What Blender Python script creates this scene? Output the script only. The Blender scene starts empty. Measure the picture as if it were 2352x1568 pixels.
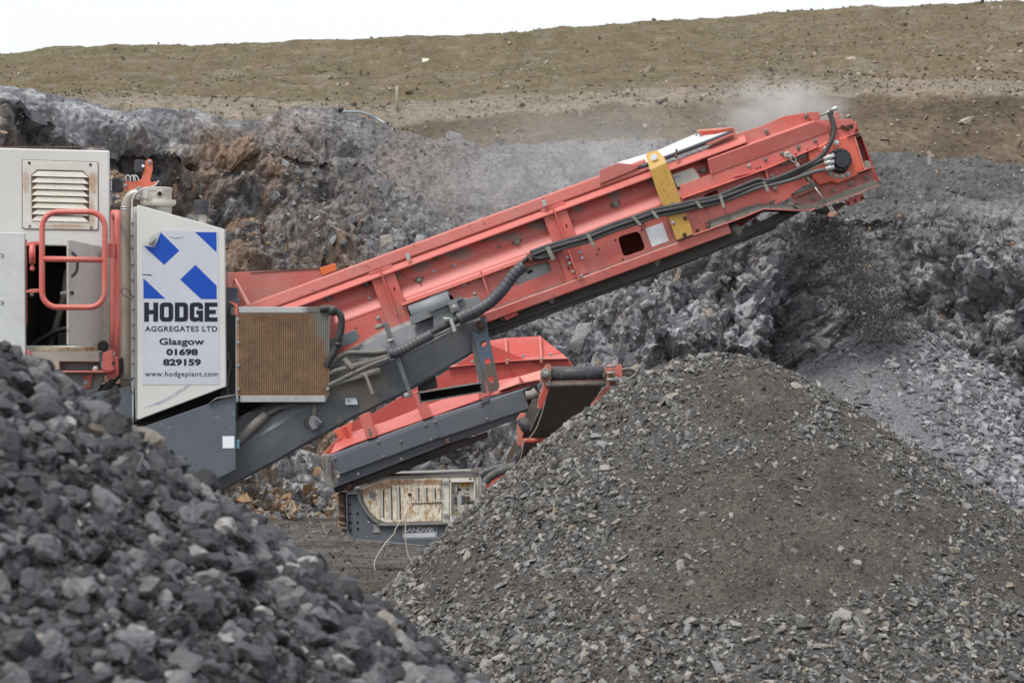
import bpy, bmesh, math, random
import numpy as np
from mathutils import Vector, Matrix, Quaternion

# ------------------------------------------------------------------ camera, light, exposure
S = bpy.context.scene
F = 5720.0            # focal length measured on the photograph (2352 px wide)
ZC = 2.6              # eye height above the quarry floor
FOCUS = 31.0
cam = bpy.data.cameras.new('camera'); cam_o = bpy.data.objects.new('camera', cam)
S.collection.objects.link(cam_o); S.camera = cam_o
cam_o.location = (0, 0, ZC); cam_o.rotation_euler = (math.radians(90), 0, 0)
cam.sensor_width = 36.0; cam.lens = 36.0*F/2352.0
cam.clip_start = 0.1; cam.clip_end = 3000
cam.dof.use_dof = True; cam.dof.focus_distance = FOCUS; cam.dof.aperture_fstop = 4.9

W = bpy.data.worlds.new('World'); S.world = W; W.use_nodes = True
SUN_EL, SUN_AZ = math.radians(57), math.radians(222)      # azimuth clockwise from +Y
nt = W.node_tree; nt.nodes.clear()
sky = nt.nodes.new('ShaderNodeTexSky'); sky.sky_type = 'NISHITA'; sky.sun_disc = False
sky.sun_elevation = SUN_EL; sky.sun_rotation = SUN_AZ; sky.dust_density = 6; sky.air_density = 1.5
hsv = nt.nodes.new('ShaderNodeHueSaturation'); hsv.inputs['Saturation'].default_value = .35
mixc = nt.nodes.new('ShaderNodeMix'); mixc.data_type = 'RGBA'; mixc.inputs['Factor'].default_value = .8
mixc.inputs['B'].default_value = (10.4, 10.8, 11.4, 1)      # even overcast deck
bg = nt.nodes.new('ShaderNodeBackground'); bg.inputs['Strength'].default_value = .068
wo = nt.nodes.new('ShaderNodeOutputWorld')
nt.links.new(sky.outputs[0], hsv.inputs['Color']); nt.links.new(hsv.outputs[0], mixc.inputs['A'])
nt.links.new(mixc.outputs['Result'], bg.inputs['Color']); nt.links.new(bg.outputs[0], wo.inputs['Surface'])
sun = bpy.data.lights.new('sun', 'SUN'); sun.energy = 1.5; sun.angle = math.radians(18); sun.color = (1, .97, .93)
sun_o = bpy.data.objects.new('sun', sun); S.collection.objects.link(sun_o)
sd = Vector((math.sin(SUN_AZ)*math.cos(SUN_EL), math.cos(SUN_AZ)*math.cos(SUN_EL), math.sin(SUN_EL)))
sun_o.rotation_euler = sd.to_track_quat('Z', 'Y').to_euler(); sun_o.location = sd*60
S.view_settings.view_transform = 'Standard'; S.view_settings.look = 'None'
S.view_settings.gamma = 1; S.view_settings.exposure = 0.72; S.view_settings.use_curve_mapping = False
S.render.engine = 'CYCLES'
S.cycles.use_denoising = True
try:
    S.cycles.denoiser = 'OPENIMAGEDENOISE'; S.cycles.denoising_input_passes = 'RGB_ALBEDO_NORMAL'; S.cycles.denoising_prefilter = 'ACCURATE'
except Exception: pass
S.cycles.max_bounces = 5; S.cycles.diffuse_bounces = 3; S.cycles.glossy_bounces = 2; S.cycles.volume_bounces = 1
S.cycles.volume_step_rate = 2.0
try: S.cycles.sampling_pattern = 'TABULATED_SOBOL'
except Exception: pass

# ------------------------------------------------------------------ helpers
rng = np.random.default_rng(7); R = random.Random(5)
def P(u, v, D): return Vector(((u-1176)/F*D, D, ZC+(784-v)/F*D))
def crop(k, ox, oy): return lambda x, y: (x*k+ox, y*k+oy)
c1 = crop(.23437, 0, 312.4); c2 = crop(.23437, 0, 643.1); c3 = crop(.27344, 496.1, 551.25)
c4 = crop(.27344, 826.9, 413.4); c5 = crop(.29297, 1378.1, 220.5); c6 = crop(.33594, 698.25, 753.4)
c7 = crop(.18163, 1708.9, 229.7); c8 = crop(.19922, 1433.25, 275.6); c9 = crop(.1875, 735, 679.9)
c10 = crop(.17575, 780.9, 1056.6); c11 = crop(.1406, 496.1, 588)
def L(c, *xy): return [c(xy[i], xy[i+1]) for i in range(0, len(xy), 2)]

def hsh(ix, iy, s):
    h = (ix.astype(np.int64)*374761393 + iy.astype(np.int64)*668265263 + s*974634777) & 0xffffffff
    h = ((h ^ (h >> 13))*1274126177) & 0xffffffff
    h = ((h ^ (h >> 16))*2246822519) & 0xffffffff
    return ((h ^ (h >> 15)) & 0xffffff)/float(0xffffff)
def vn(x, y, s=0):
    ix = np.floor(x); iy = np.floor(y); fx = x-ix; fy = y-iy
    fx = fx*fx*fx*(fx*(fx*6-15)+10); fy = fy*fy*fy*(fy*(fy*6-15)+10)
    a = hsh(ix, iy, s); b = hsh(ix+1, iy, s); c = hsh(ix, iy+1, s); d = hsh(ix+1, iy+1, s)
    return (a*(1-fx)+b*fx)*(1-fy)+(c*(1-fx)+d*fx)*fy
def fbm(x, y, s=0, o=4):
    t = 0; a = .5; n = 0
    for i in range(o):
        t = t+a*vn(x, y, s+i*17); n += a; a *= .5; x = x*2.03+5.1; y = y*2.03+1.7
    return t/n
def vor(x, y, s=0):
    """nearest jittered cell: distance, second distance, cell hashes a, b, c and the offset to the site"""
    ix = np.floor(x); iy = np.floor(y)
    b1 = np.full(x.shape, 9.); b2 = np.full(x.shape, 9.); ci = ix*0; cj = ix*0; ox = ix*0; oy = ix*0
    for dj in (-1, 0, 1):
        for di in (-1, 0, 1):
            gx = ix+di; gy = iy+dj
            dx = x-(gx+hsh(gx, gy, s)); dy = y-(gy+hsh(gx, gy, s+91))
            d = dx*dx+dy*dy; m = d < b1
            b2 = np.where(m, b1, np.minimum(b2, d)); b1 = np.where(m, d, b1)
            ci = np.where(m, gx, ci); cj = np.where(m, gy, cj); ox = np.where(m, dx, ox); oy = np.where(m, dy, oy)
    return np.sqrt(b1), np.sqrt(b2), hsh(ci, cj, s+7), hsh(ci, cj, s+13), hsh(ci, cj, s+29), ox, oy
def blocks(x, y, s, flat=.34, steep=2.6, tilt=3.0):
    """a jumble of flat-topped tilted blocks: the highest block wins; returns height and the winner's hashes"""
    ix = np.floor(x); iy = np.floor(y); best = np.full(x.shape, -9.); A = ix*0; B = ix*0; Cc = ix*0
    for dj in (-1, 0, 1):
        for di in (-1, 0, 1):
            gx = ix+di; gy = iy+dj
            dx = x-(gx+.1+.8*hsh(gx, gy, s)); dy = y-(gy+.1+.8*hsh(gx, gy, s+91))
            ha = hsh(gx, gy, s+7); hb = hsh(gx, gy, s+13); hc = hsh(gx, gy, s+29)
            th = hc*3.1416; ct = np.cos(th); s_ = np.sin(th); ax = np.abs(dx*ct-dy*s_); ay = np.abs(dx*s_+dy*ct)*(1+.8*hb)
            nrm = np.maximum(np.maximum(ax, ay), .74*(ax+ay))
            h = ha*.7+tilt*((hb-.5)*dx+(hsh(gx, gy, s+51)-.5)*dy)-steep*np.maximum(0, nrm-flat)-.25*nrm
            m = h > best; best = np.where(m, h, best); A = np.where(m, ha, A); B = np.where(m, hb, B); Cc = np.where(m, hc, Cc)
    return best, A, B, Cc
def sm(a, b, x): t = np.clip((x-a)/(b-a), 0, 1); return t*t*(3-2*t)
def mixn(a, b, t): return a*(1-t)+b*t

def link(o, parent=None):
    S.collection.objects.link(o)
    if parent: o.parent = parent
    return o
def base_of(parent):
    while parent.parent: parent = parent.parent
    return parent.location
def thing(name, label, cat, loc, group=None):
    o = bpy.data.objects.new(name, None); o.location = loc; o['label'] = label; o['category'] = cat
    if group: o['group'] = group
    o.empty_display_size = .3
    return link(o)
def tag(o, label=None, cat=None, group=None, kind=None):
    for k, x in (('label', label), ('category', cat), ('group', group), ('kind', kind)):
        if x: o[k] = x
    return o
def from_data(name, vs, fs, mats, parent=None, smooth=False, mi=None, bevel=0, loc=None):
    """mesh object whose vertices are given in world space"""
    off = base_of(parent) if parent else Vector(loc or (0, 0, 0))
    me = bpy.data.meshes.new(name)
    me.from_pydata([tuple(Vector(q)-off) for q in vs], [], fs); me.update()
    o = bpy.data.objects.new(name, me)
    if not parent: o.location = off
    for m in (mats if isinstance(mats, (list, tuple)) else [mats]): me.materials.append(m)
    if mi: me.polygons.foreach_set('material_index', mi)
    if smooth: me.polygons.foreach_set('use_smooth', [True]*len(me.polygons))
    if bevel: add_bevel(o, bevel)
    return link(o, parent)
def add_bevel(o, w, seg=2):
    m = o.modifiers.new('edge', 'BEVEL'); m.width = w; m.segments = seg; m.limit_method = 'ANGLE'; m.angle_limit = math.radians(38)
    m.harden_normals = False
def plate(name, pts, D, th, mat, parent, holes=(), bevel=.004, loc=None):
    """outline on the plane at distance D, th metres thick going away; D may be one distance per point"""
    off = base_of(parent) if parent else Vector(loc or (0, 0, 0))
    Ds = D if isinstance(D, (list, tuple)) else [D]*len(pts)
    bm = bmesh.new(); edges = []
    def loop(q, dd):
        vs = [bm.verts.new(P(a[0], a[1], d)-off) for a, d in zip(q, dd)]
        edges.extend(bm.edges.new((vs[i], vs[(i+1) % len(vs)])) for i in range(len(vs)))
        return vs
    vs = loop(pts, Ds)
    if holes or len(pts) > 4:
        for h in holes: loop(h, [Ds[0]]*len(h))
        bmesh.ops.triangle_fill(bm, edges=edges, use_beauty=True, normal=(0, -1, 0))
    else:
        bm.faces.new(vs)
    for f in bm.faces:
        f.normal_update()
        if f.normal.y > 0: f.normal_flip()
    r = bmesh.ops.extrude_face_region(bm, geom=list(bm.faces))
    for v in r['geom']:
        if isinstance(v, bmesh.types.BMVert): v.co.y += th
    bmesh.ops.recalc_face_normals(bm, faces=list(bm.faces))
    me = bpy.data.meshes.new(name); bm.to_mesh(me); bm.free(); me.materials.append(mat)
    o = bpy.data.objects.new(name, me)
    if not parent: o.location = off
    if bevel: add_bevel(o, bevel)
    return link(o, parent)
def rows(name, rr, mat, parent, th=0, smooth=False, bevel=0, closed=False):
    """sheet of quads through rows of (u,v,D) points; th gives it thickness"""
    vs = [P(*q) for r in rr for q in r]; n = len(rr[0]); fs = []
    for i in range(len(rr)-1):
        for j in range(n-1): fs.append((i*n+j, i*n+j+1, (i+1)*n+j+1, (i+1)*n+j))
    o = from_data(name, vs, fs, mat, parent, smooth)
    if th:
        m = o.modifiers.new('thick', 'SOLIDIFY'); m.thickness = th; m.offset = 0
    if bevel: add_bevel(o, bevel)
    return o
def slab(name, q3, vec, mat, parent, bevel=.004):
    """prism: polygon of 3D points swept along vec"""
    n = len(q3); vec = Vector(vec); a = [Vector(q) for q in q3]; b = [q+vec for q in a]
    fs = [tuple(range(n)), tuple(range(2*n-1, n-1, -1))]+[(i, i+n, (i+1) % n+n, (i+1) % n) for i in range(n)]
    o = from_data(name, a+b, fs, mat, parent); 
    bm = bmesh.new(); bm.from_mesh(o.data); bmesh.ops.recalc_face_normals(bm, faces=list(bm.faces)); bm.to_mesh(o.data); bm.free()
    if bevel: add_bevel(o, bevel)
    return o
def box(name, u0, v0, u1, v1, D, th, mat, parent, bevel=.005):
    return plate(name, [(u0, v0), (u1, v0), (u1, v1), (u0, v1)], D, th, mat, parent, bevel=bevel)
def spline(pts, k=6, closed=False):
    out = []; n = len(pts); q = [Vector(p) for p in pts]
    for i in range(n if closed else n-1):
        p0 = q[(i-1) % n] if closed or i else q[0]*2-q[1]
        p1 = q[i]; p2 = q[(i+1) % n]
        p3 = q[(i+2) % n] if closed or i+2 < n else q[-1]*2-q[-2]
        for j in range(k):
            t = j/k
            out.append(.5*((2*p1)+(p2-p0)*t+(2*p0-5*p1+4*p2-p3)*t*t+(3*p1-p0-3*p2+p3)*t**3))
    if not closed: out.append(q[-1])
    return out
def tube_data(path, rad, n=10, closed=False):
    m = len(path); vs = []; fs = []
    up = None
    for i, p in enumerate(path):
        t = (path[(i+1) % m]-path[i-1]) if closed or 0 < i < m-1 else (path[1]-path[0] if i == 0 else path[-1]-path[-2])
        t.normalize()
        if up is None:
            up = Vector((0, 0, 1)) if abs(t.z) < .9 else Vector((1, 0, 0))
        side = t.cross(up).normalized(); up = side.cross(t).normalized()
        r = rad[i] if isinstance(rad, (list, tuple)) else rad
        for j in range(n):
            a = 2*math.pi*j/n
            vs.append(p+side*(r*math.cos(a))+up*(r*math.sin(a)))
    for i in range(m if closed else m-1):
        for j in range(n):
            k = (i+1) % m
            fs.append((i*n+j, i*n+(j+1) % n, k*n+(j+1) % n, k*n+j))
    if not closed: fs += [tuple(range(n-1, -1, -1)), tuple(range((m-1)*n, m*n))]
    return vs, fs
def tube(name, pts, r, mat, parent, n=10, closed=False, k=6, loc=None):
    path = spline(pts, k, closed) if k else [Vector(p) for p in pts]
    vs, fs = tube_data(path, r, n, closed)
    return from_data(name, vs, fs, mat, parent, smooth=True, loc=loc)
def uvt(c, D, *xy):
    """3D points from crop coordinates at distance D"""
    return [P(*c(xy[i], xy[i+1]), D) for i in range(0, len(xy), 2)]
def wrapped(name, pts, r, pitch, mat, parent, n=14):
    """hose in a spiral protective wrap: short overlapping turns with a groove between"""
    path = spline(pts, 40); d = [0]
    for a, b in zip(path, path[1:]): d.append(d[-1]+(b-a).length)
    out = []; rad = []; s = 0; i = 0; step = pitch/8
    while s < d[-1]:
        while i < len(d)-2 and d[i+1] < s: i += 1
        t = (s-d[i])/max(1e-9, d[i+1]-d[i]); out.append(path[i].lerp(path[i+1], t))
        ph = (s/pitch) % 1
        rad.append(r*(.86 if ph < .1 else 1.04-.05*ph)); s += step
    vs, fs = tube_data(out, rad, n)
    return from_data(name, vs, fs, mat, parent, smooth=True)
_shared = {}
def bolt_mesh(kind, mat):
    k = (kind, mat.name)
    if k in _shared: return _shared[k]
    bm = bmesh.new(); rings = []
    prof = {'hex': [(1.25, 0, 12), (1.25, .25, 12), (.85, .26, 6), (.85, .95, 6), (.6, 1.1, 6)],
            'flat': [(1, 0, 12), (1, .3, 12), (.7, .5, 12)],
            'stud': [(1.5, 0, 12), (1.5, .4, 12), (.9, .42, 6), (.9, 1.3, 6), (.45, 1.32, 8), (.45, 2.6, 8)]}[kind]
    N = 12
    for r, h, s in prof:
        ring = []
        for j in range(N):
            a = 2*math.pi*j/N; rr = r
            if s == 6: rr = r*(1.0 if j % 2 == 0 else .9)
            ring.append(bm.verts.new((rr*math.cos(a), -h, rr*math.sin(a))))
        rings.append(ring)
    for a, b in zip(rings, rings[1:]):
        for j in range(N): bm.faces.new((a[j], a[(j+1) % N], b[(j+1) % N], b[j]))
    bm.faces.new(rings[-1])
    bmesh.ops.recalc_face_normals(bm, faces=list(bm.faces))
    me = bpy.data.meshes.new('bolt'); bm.to_mesh(me); bm.free(); me.materials.append(mat)
    _shared[k] = me
    return me
def bolt(uv, D, r, mat, parent, kind='hex', name='bolt'):
    o = bpy.data.objects.new(name, bolt_mesh(kind, mat)); off = base_of(parent)
    o.location = P(uv[0], uv[1], D)-off; o.scale = (r, r, r); o.rotation_euler = (0, R.uniform(0, 6), 0)
    return link(o, parent)

# ------------------------------------------------------------------ materials
def M(name, col, rough=.5, var=.12, vs=3., dust=0., dustcol=(.30, .28, .25), up=0., rust=0., rs=6., rustcol=(.22, .085, .03),
      metal=0., bump=.0, bs=60., spots=(), spotcol=(.25, .235, .21), spec=.4, streak=False, attr=None, fine=.0):
    m = bpy.data.materials.new(name); m.use_nodes = True; t = m.node_tree; N = t.nodes; K = t.links
    b = N['Principled BSDF']; tc = N.new('ShaderNodeTexCoord')
    def noise(sc, det=5, rg=.6, stretch=None):
        n = N.new('ShaderNodeTexNoise'); n.inputs['Scale'].default_value = sc; n.inputs['Detail'].default_value = det
        n.inputs['Roughness'].default_value = rg
        if stretch:
            mp = N.new('ShaderNodeMapping'); mp.inputs['Scale'].default_value = stretch
            K.new(tc.outputs['Object'], mp.inputs[0]); K.new(mp.outputs[0], n.inputs['Vector'])
        else: K.new(tc.outputs['Object'], n.inputs['Vector'])
        return n.outputs['Fac']
    def ramp(src, a, bb, lo=0., hi=1.):
        r = N.new('ShaderNodeMapRange'); r.inputs[1].default_value = a; r.inputs[2].default_value = bb
        r.inputs[3].default_value = lo; r.inputs[4].default_value = hi
        if hasattr(src, 'links') or True: K.new(src, r.inputs[0])
        return r.outputs[0]
    def mth(op, x, y):
        q = N.new('ShaderNodeMath'); q.operation = op; q.use_clamp = False
        for i, z in enumerate((x, y)):
            if isinstance(z, (int, float)): q.inputs[i].default_value = z
            else: K.new(z, q.inputs[i])
        return q.outputs[0]
    def mix(f, a, bb, mode='MIX'):
        q = N.new('ShaderNodeMix'); q.data_type = 'RGBA'; q.blend_type = mode
        for s, z in (('Factor', f), ('A', a), ('B', bb)):
            if isinstance(z, (int, float)): q.inputs[s].default_value = z
            elif isinstance(z, tuple): q.inputs[s].default_value = (*z[:3], 1)
            else: K.new(z, q.inputs[s])
        return q.outputs['Result']
    c = tuple(col)
    src = c
    if attr:
        a = N.new('ShaderNodeAttribute'); a.attribute_name = attr; src = a.outputs['Color']
    v = ramp(noise(vs), .3, .7, 1-var, 1+var)
    cc = N.new('ShaderNodeCombineXYZ'); [K.new(v, cc.inputs[i]) for i in range(3)]
    col_o = mix(1., src, cc.outputs[0], 'MULTIPLY')
    if fine:
        v2 = ramp(noise(bs, 3), .3, .7, 1-fine, 1+fine)
        c2_ = N.new('ShaderNodeCombineXYZ'); [K.new(v2, c2_.inputs[i]) for i in range(3)]
        col_o = mix(1., col_o, c2_.outputs[0], 'MULTIPLY')
    rough_o = rough
    if rust:
        f = ramp(noise(rs, 8, .75, (1, 1, .35) if streak else None), .72-rust*.45, .80-rust*.35)
        col_o = mix(f, col_o, rustcol)
        rough_o = ramp(f, 0, 1, rough, .85)
    if spots:
        tot = None; g = noise(11, 8, .78)
        for (p, r, s) in spots:
            d = N.new('ShaderNodeVectorMath'); d.operation = 'SUBTRACT'; K.new(tc.outputs['Object'], d.inputs[0]); d.inputs[1].default_value = p
            e = N.new('ShaderNodeVectorMath'); e.operation = 'DIVIDE'; K.new(d.outputs[0], e.inputs[0]); e.inputs[1].default_value = r if isinstance(r, tuple) else (r, r, r)
            ln = N.new('ShaderNodeVectorMath'); ln.operation = 'LENGTH'; K.new(e.outputs[0], ln.inputs[0])
            f = ramp(mth('ADD', ln.outputs['Value'], mth('MULTIPLY', mth('SUBTRACT', g, .5), 2.4)), 1.25, .62, 0, s)
            tot = f if tot is None else mth('MAXIMUM', tot, f)
        col_o = mix(tot, col_o, spotcol)
    if dust or up:
        f = ramp(noise(2.2, 8, .7), .42, .75, 0, dust)
        if up:
            ge = N.new('ShaderNodeNewGeometry'); sx = N.new('ShaderNodeSeparateXYZ'); K.new(ge.outputs['Normal'], sx.inputs[0])
            f = mth('MAXIMUM', f, mth('MULTIPLY', ramp(sx.outputs['Z'], .25, .95, 0, up), ramp(noise(14, 4), .25, .6)))
        col_o = mix(f, col_o, dustcol)
    K.new(col_o, b.inputs['Base Color'])
    if isinstance(rough_o, (int, float)): b.inputs['Roughness'].default_value = rough_o
    else: K.new(rough_o, b.inputs['Roughness'])
    b.inputs['Metallic'].default_value = metal; b.inputs['Specular IOR Level'].default_value = spec
    if bump:
        bp = N.new('ShaderNodeBump'); bp.inputs['Strength'].default_value = bump; bp.inputs['Distance'].default_value = .4/bs
        K.new(noise(bs, 6, .65), bp.inputs['Height']); K.new(bp.outputs[0], b.inputs['Normal'])
    return m
def stone_mat(name, ramp_cols, rough=.85, bs=60, bump=.35):
    """crushed stone: every stone takes one shade from the ramp (attribute 'tint' of joined stones plus the object's own random number)"""
    m = bpy.data.materials.new(name); m.use_nodes = True; t = m.node_tree; N = t.nodes; K = t.links; b = N['Principled BSDF']
    a = N.new('ShaderNodeAttribute'); a.attribute_name = 'tint'
    oi = N.new('ShaderNodeObjectInfo'); s = N.new('ShaderNodeMath'); s.operation = 'ADD'; K.new(a.outputs['Fac'], s.inputs[0]); K.new(oi.outputs['Random'], s.inputs[1])
    f = N.new('ShaderNodeMath'); f.operation = 'FRACT'; K.new(s.outputs[0], f.inputs[0])
    r = N.new('ShaderNodeValToRGB'); K.new(f.outputs[0], r.inputs[0])
    e = r.color_ramp.elements
    while len(e) < len(ramp_cols): e.new(.5)
    for el, (p, c) in zip(e, ramp_cols): el.position = p; el.color = (*c, 1)
    tc = N.new('ShaderNodeNewGeometry')
    n = N.new('ShaderNodeTexNoise'); n.inputs['Scale'].default_value = bs; n.inputs['Detail'].default_value = 5; K.new(tc.outputs['Position'], n.inputs['Vector'])
    mr = N.new('ShaderNodeMapRange'); mr.inputs[1].default_value = .3; mr.inputs[2].default_value = .7; mr.inputs[3].default_value = .72; mr.inputs[4].default_value = 1.25
    K.new(n.outputs['Fac'], mr.inputs[0]); cc = N.new('ShaderNodeCombineXYZ'); [K.new(mr.outputs[0], cc.inputs[i]) for i in range(3)]
    mx = N.new('ShaderNodeMix'); mx.data_type = 'RGBA'; mx.blend_type = 'MULTIPLY'; mx.inputs['Factor'].default_value = 1
    K.new(r.outputs[0], mx.inputs['A']); K.new(cc.outputs[0], mx.inputs['B']); K.new(mx.outputs['Result'], b.inputs['Base Color'])
    b.inputs['Roughness'].default_value = rough; b.inputs['Specular IOR Level'].default_value = .3
    if bump:
        bp = N.new('ShaderNodeBump'); bp.inputs['Strength'].default_value = bump; bp.inputs['Distance'].default_value = .3/bs
        K.new(n.outputs['Fac'], bp.inputs['Height']); K.new(bp.outputs[0], b.inputs['Normal'])
    return m

# ------------------------------------------------------------------ terrain, heaps and stones
def hull_templates(n, npts, flat=(1, .72, .45), seed=1):
    rr = random.Random(seed); out = []
    for _ in range(n):
        bm = bmesh.new()
        for _k in range(npts):
            q = Vector((rr.gauss(0, 1), rr.gauss(0, 1), rr.gauss(0, 1))).normalized()*rr.uniform(.8, 1.05)
            q = Vector(((1 if q.x > 0 else -1)*abs(q.x)**.75, (1 if q.y > 0 else -1)*abs(q.y)**.75, (1 if q.z > 0 else -1)*abs(q.z)**.75))
            f = [a*rr.uniform(.8, 1.2) for a in flat] if _k == 0 else f
            bm.verts.new((q.x*f[0], q.y*f[1], q.z*f[2]))
        r = bmesh.ops.convex_hull(bm, input=list(bm.verts))
        bmesh.ops.delete(bm, geom=list(set(g for g in r['geom_interior'] if isinstance(g, bmesh.types.BMVert))), context='VERTS')
        bmesh.ops.triangulate(bm, faces=list(bm.faces)); bm.verts.index_update(); bm.verts.ensure_lookup_table()
        out.append((np.array([v.co[:] for v in bm.verts], dtype=np.float32), np.array([[v.index for v in f.verts] for f in bm.faces], dtype=np.int32)))
        bm.free()
    return out
def rock_templates(n, seed, sub=1, flat=(1, .8, .62), planes=11):
    """rough stones: a ball cut by random planes so that it keeps broken faces and blunt edges"""
    rr = np.random.default_rng(seed); out = []
    for _ in range(n):
        bm = bmesh.new(); bmesh.ops.create_icosphere(bm, subdivisions=sub+1, radius=1); bm.verts.index_update(); bm.verts.ensure_lookup_table()
        D = np.array([v.co[:] for v in bm.verts]); T = np.array([[v.index for v in f.verts] for f in bm.faces], dtype=np.int32); bm.free()
        q = np.linalg.qr(rr.normal(size=(3, 3)))[0]; D = D@q
        N = rr.normal(size=(planes, 3)); N /= np.linalg.norm(N, axis=1)[:, None]; d = rr.uniform(.52, .92, planes)
        dt = D@N.T; r = np.where(dt > .05, d/np.maximum(dt, .05), 9).min(1); r = np.minimum(r, 1.12)*(1+.05*rr.normal(size=len(D)))
        f = np.array(flat)*rr.uniform(.8, 1.25, 3); out.append(((D*r[:, None]*f).astype(np.float32), T))
    return out
def rand_rot(n, normals=None, tilt=.6):
    q = rng.normal(size=(n, 4)); q /= np.linalg.norm(q, axis=1)[:, None]
    if normals is not None:
        up = np.tile([0, 0, 1.], (n, 1)); ax = np.cross(up, normals); w = 1+normals[:, 2]
        q1 = np.c_[w, ax]; q1 /= np.linalg.norm(q1, axis=1)[:, None]
        a = rng.uniform(0, 2*np.pi, n)/2; q2 = np.c_[np.cos(a), np.zeros(n), np.zeros(n), np.sin(a)]
        t = rng.normal(0, tilt, n)/2; b = rng.uniform(0, 2*np.pi, n)
        q3 = np.c_[np.cos(t), np.sin(t)*np.cos(b), np.sin(t)*np.sin(b), np.zeros(n)]
        def mul(a, b): return np.c_[a[:, 0]*b[:, 0]-(a[:, 1:]*b[:, 1:]).sum(1), a[:, :1]*b[:, 1:]+b[:, :1]*a[:, 1:]+np.cross(a[:, 1:], b[:, 1:])]
        q = mul(mul(q1, q3), q2)
    w, x, y, z = q.T
    return np.stack([np.stack([1-2*(y*y+z*z), 2*(x*y-w*z), 2*(x*z+w*y)], 1), np.stack([2*(x*y+w*z), 1-2*(x*x+z*z), 2*(y*z-w*x)], 1), np.stack([2*(x*z-w*y), 2*(y*z+w*x), 1-2*(x*x+y*y)], 1)], 1)
def mesh_from_arrays(name, V, T, tint=None, col=None, mat=None, smooth=False):
    me = bpy.data.meshes.new(name); me.vertices.add(len(V)); me.vertices.foreach_set('co', np.ascontiguousarray(V, dtype=np.float32).ravel())
    k = T.shape[1]; me.loops.add(T.size); me.polygons.add(len(T))
    me.loops.foreach_set('vertex_index', np.ascontiguousarray(T, dtype=np.int32).ravel())
    me.polygons.foreach_set('loop_start', np.arange(0, T.size, k, dtype=np.int32))
    me.polygons.foreach_set('use_smooth', np.full(len(T), smooth))
    me.update(calc_edges=True); me.validate()
    if tint is not None:
        a = me.attributes.new('tint', 'FLOAT', 'POINT'); a.data.foreach_set('value', tint.astype(np.float32))
    if col is not None:
        a = me.attributes.new('col', 'FLOAT_COLOR', 'POINT'); a.data.foreach_set('color', np.c_[col, np.ones(len(col))].astype(np.float32).ravel())
    if mat: me.materials.append(mat)
    return me
def stones(name, tmpl, pos, scl, rot, mat, parent, nbig, big_name='stone', tint=None):
    """the nbig widest of the given stones become objects of their own, the rest one joined mesh"""
    n = len(pos); off = np.array(base_of(parent)); pos = pos-off
    which = rng.integers(0, len(tmpl), n); tint = rng.uniform(0, 1, n) if tint is None else tint
    order = np.argsort(-scl/np.maximum(1, (pos+off)[:, 1])) ; big = set(order[:nbig].tolist())
    meshes = {}
    for i in order[:nbig]:
        k = int(which[i])
        if k not in meshes:
            V, T = tmpl[k]; meshes[k] = mesh_from_arrays(big_name, V, T, mat=mat)
        o = bpy.data.objects.new(big_name, meshes[k])
        m = Matrix([list(r) for r in rot[i]]).to_4x4()
        o.matrix_local = Matrix.Translation(pos[i])@m@Matrix.Scale(float(scl[i]), 4)
        link(o, parent)
    keep = np.ones(n, bool); keep[order[:nbig]] = False
    Vs, Ts, tn = [], [], []; b = 0
    for k, (V, T) in enumerate(tmpl):
        s = np.where(keep & (which == k))[0]
        if not len(s): continue
        w = np.einsum('nij,vj->nvi', rot[s]*scl[s][:, None, None], V)+pos[s][:, None, :]
        Vs.append(w.reshape(-1, 3)); m = len(V)
        Ts.append((T[None]+(np.arange(len(s))*m)[:, None, None]+b).reshape(-1, 3)); tn.append(np.repeat(tint[s], m)); b += len(s)*m
    if Vs:
        o = bpy.data.objects.new('loose_'+big_name+'s', mesh_from_arrays('loose_'+big_name+'s', np.concatenate(Vs), np.concatenate(Ts), np.concatenate(tn), mat=mat))
        o['kind'] = 'stuff'; link(o, parent)
def grid_faces(nr, nc):
    i = np.arange(nr-1)[:, None]*nc+np.arange(nc-1)[None]
    return np.stack([i, i+1, i+nc+1, i+nc], -1).reshape(-1, 4)
def proj(x, y, z): return 1176+F*x/y, 784-F*(z-ZC)/y
T8 = hull_templates(22, 8, (1, .75, .45), 4)
TB = hull_templates(18, 12, (1, .74, .44), 21)
T10 = hull_templates(14, 10, (1, .75, .42), 1)
T14 = hull_templates(14, 15, (1, .8, .55), 2)
TR = rock_templates(18, 3, 1); TRF = rock_templates(16, 9, 2)

# quarry floor ---------------------------------------------------------------
def ground_z(x, y):
    z = np.where(y < 26, -2.55, -2.55-.052*(y-26))
    return ZC+z+.22*(fbm(x*.7, y*.7, 3)-.5)+.08*(fbm(x*4, y*4, 8)-.5)
gx = np.concatenate([np.linspace(-400, -12, 14), np.linspace(-10, 14, 170), np.linspace(16, 400, 14)])
gy = np.concatenate([np.linspace(-200, 2, 8), np.linspace(4, 68, 230), np.linspace(72, 600, 14)])
X, Y = np.meshgrid(gx, gy); Z = ground_z(X, Y); Z = np.where(Y > 69, ZC-5.2, Z)
n1 = fbm(X*.5, Y*.5, 21); n2 = fbm(X*3, Y*3, 22)
dk = np.array([.048, .042, .037]); lt = np.array([.100, .092, .085]); br = np.array([.068, .056, .045])
t = np.clip(sm(.45, .62, n1)*.7+sm(.5, .75, n2)*.4, 0, 1)[..., None]
col = mixn(mixn(dk, br, sm(.4, .6, fbm(X*.9, Y*.9, 5))[..., None]), lt, t)
mG = M('floor_mat', (.1, .1, .1), .95, .25, 2, bump=.8, bs=14, attr='col', fine=.45, spec=.15)
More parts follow.
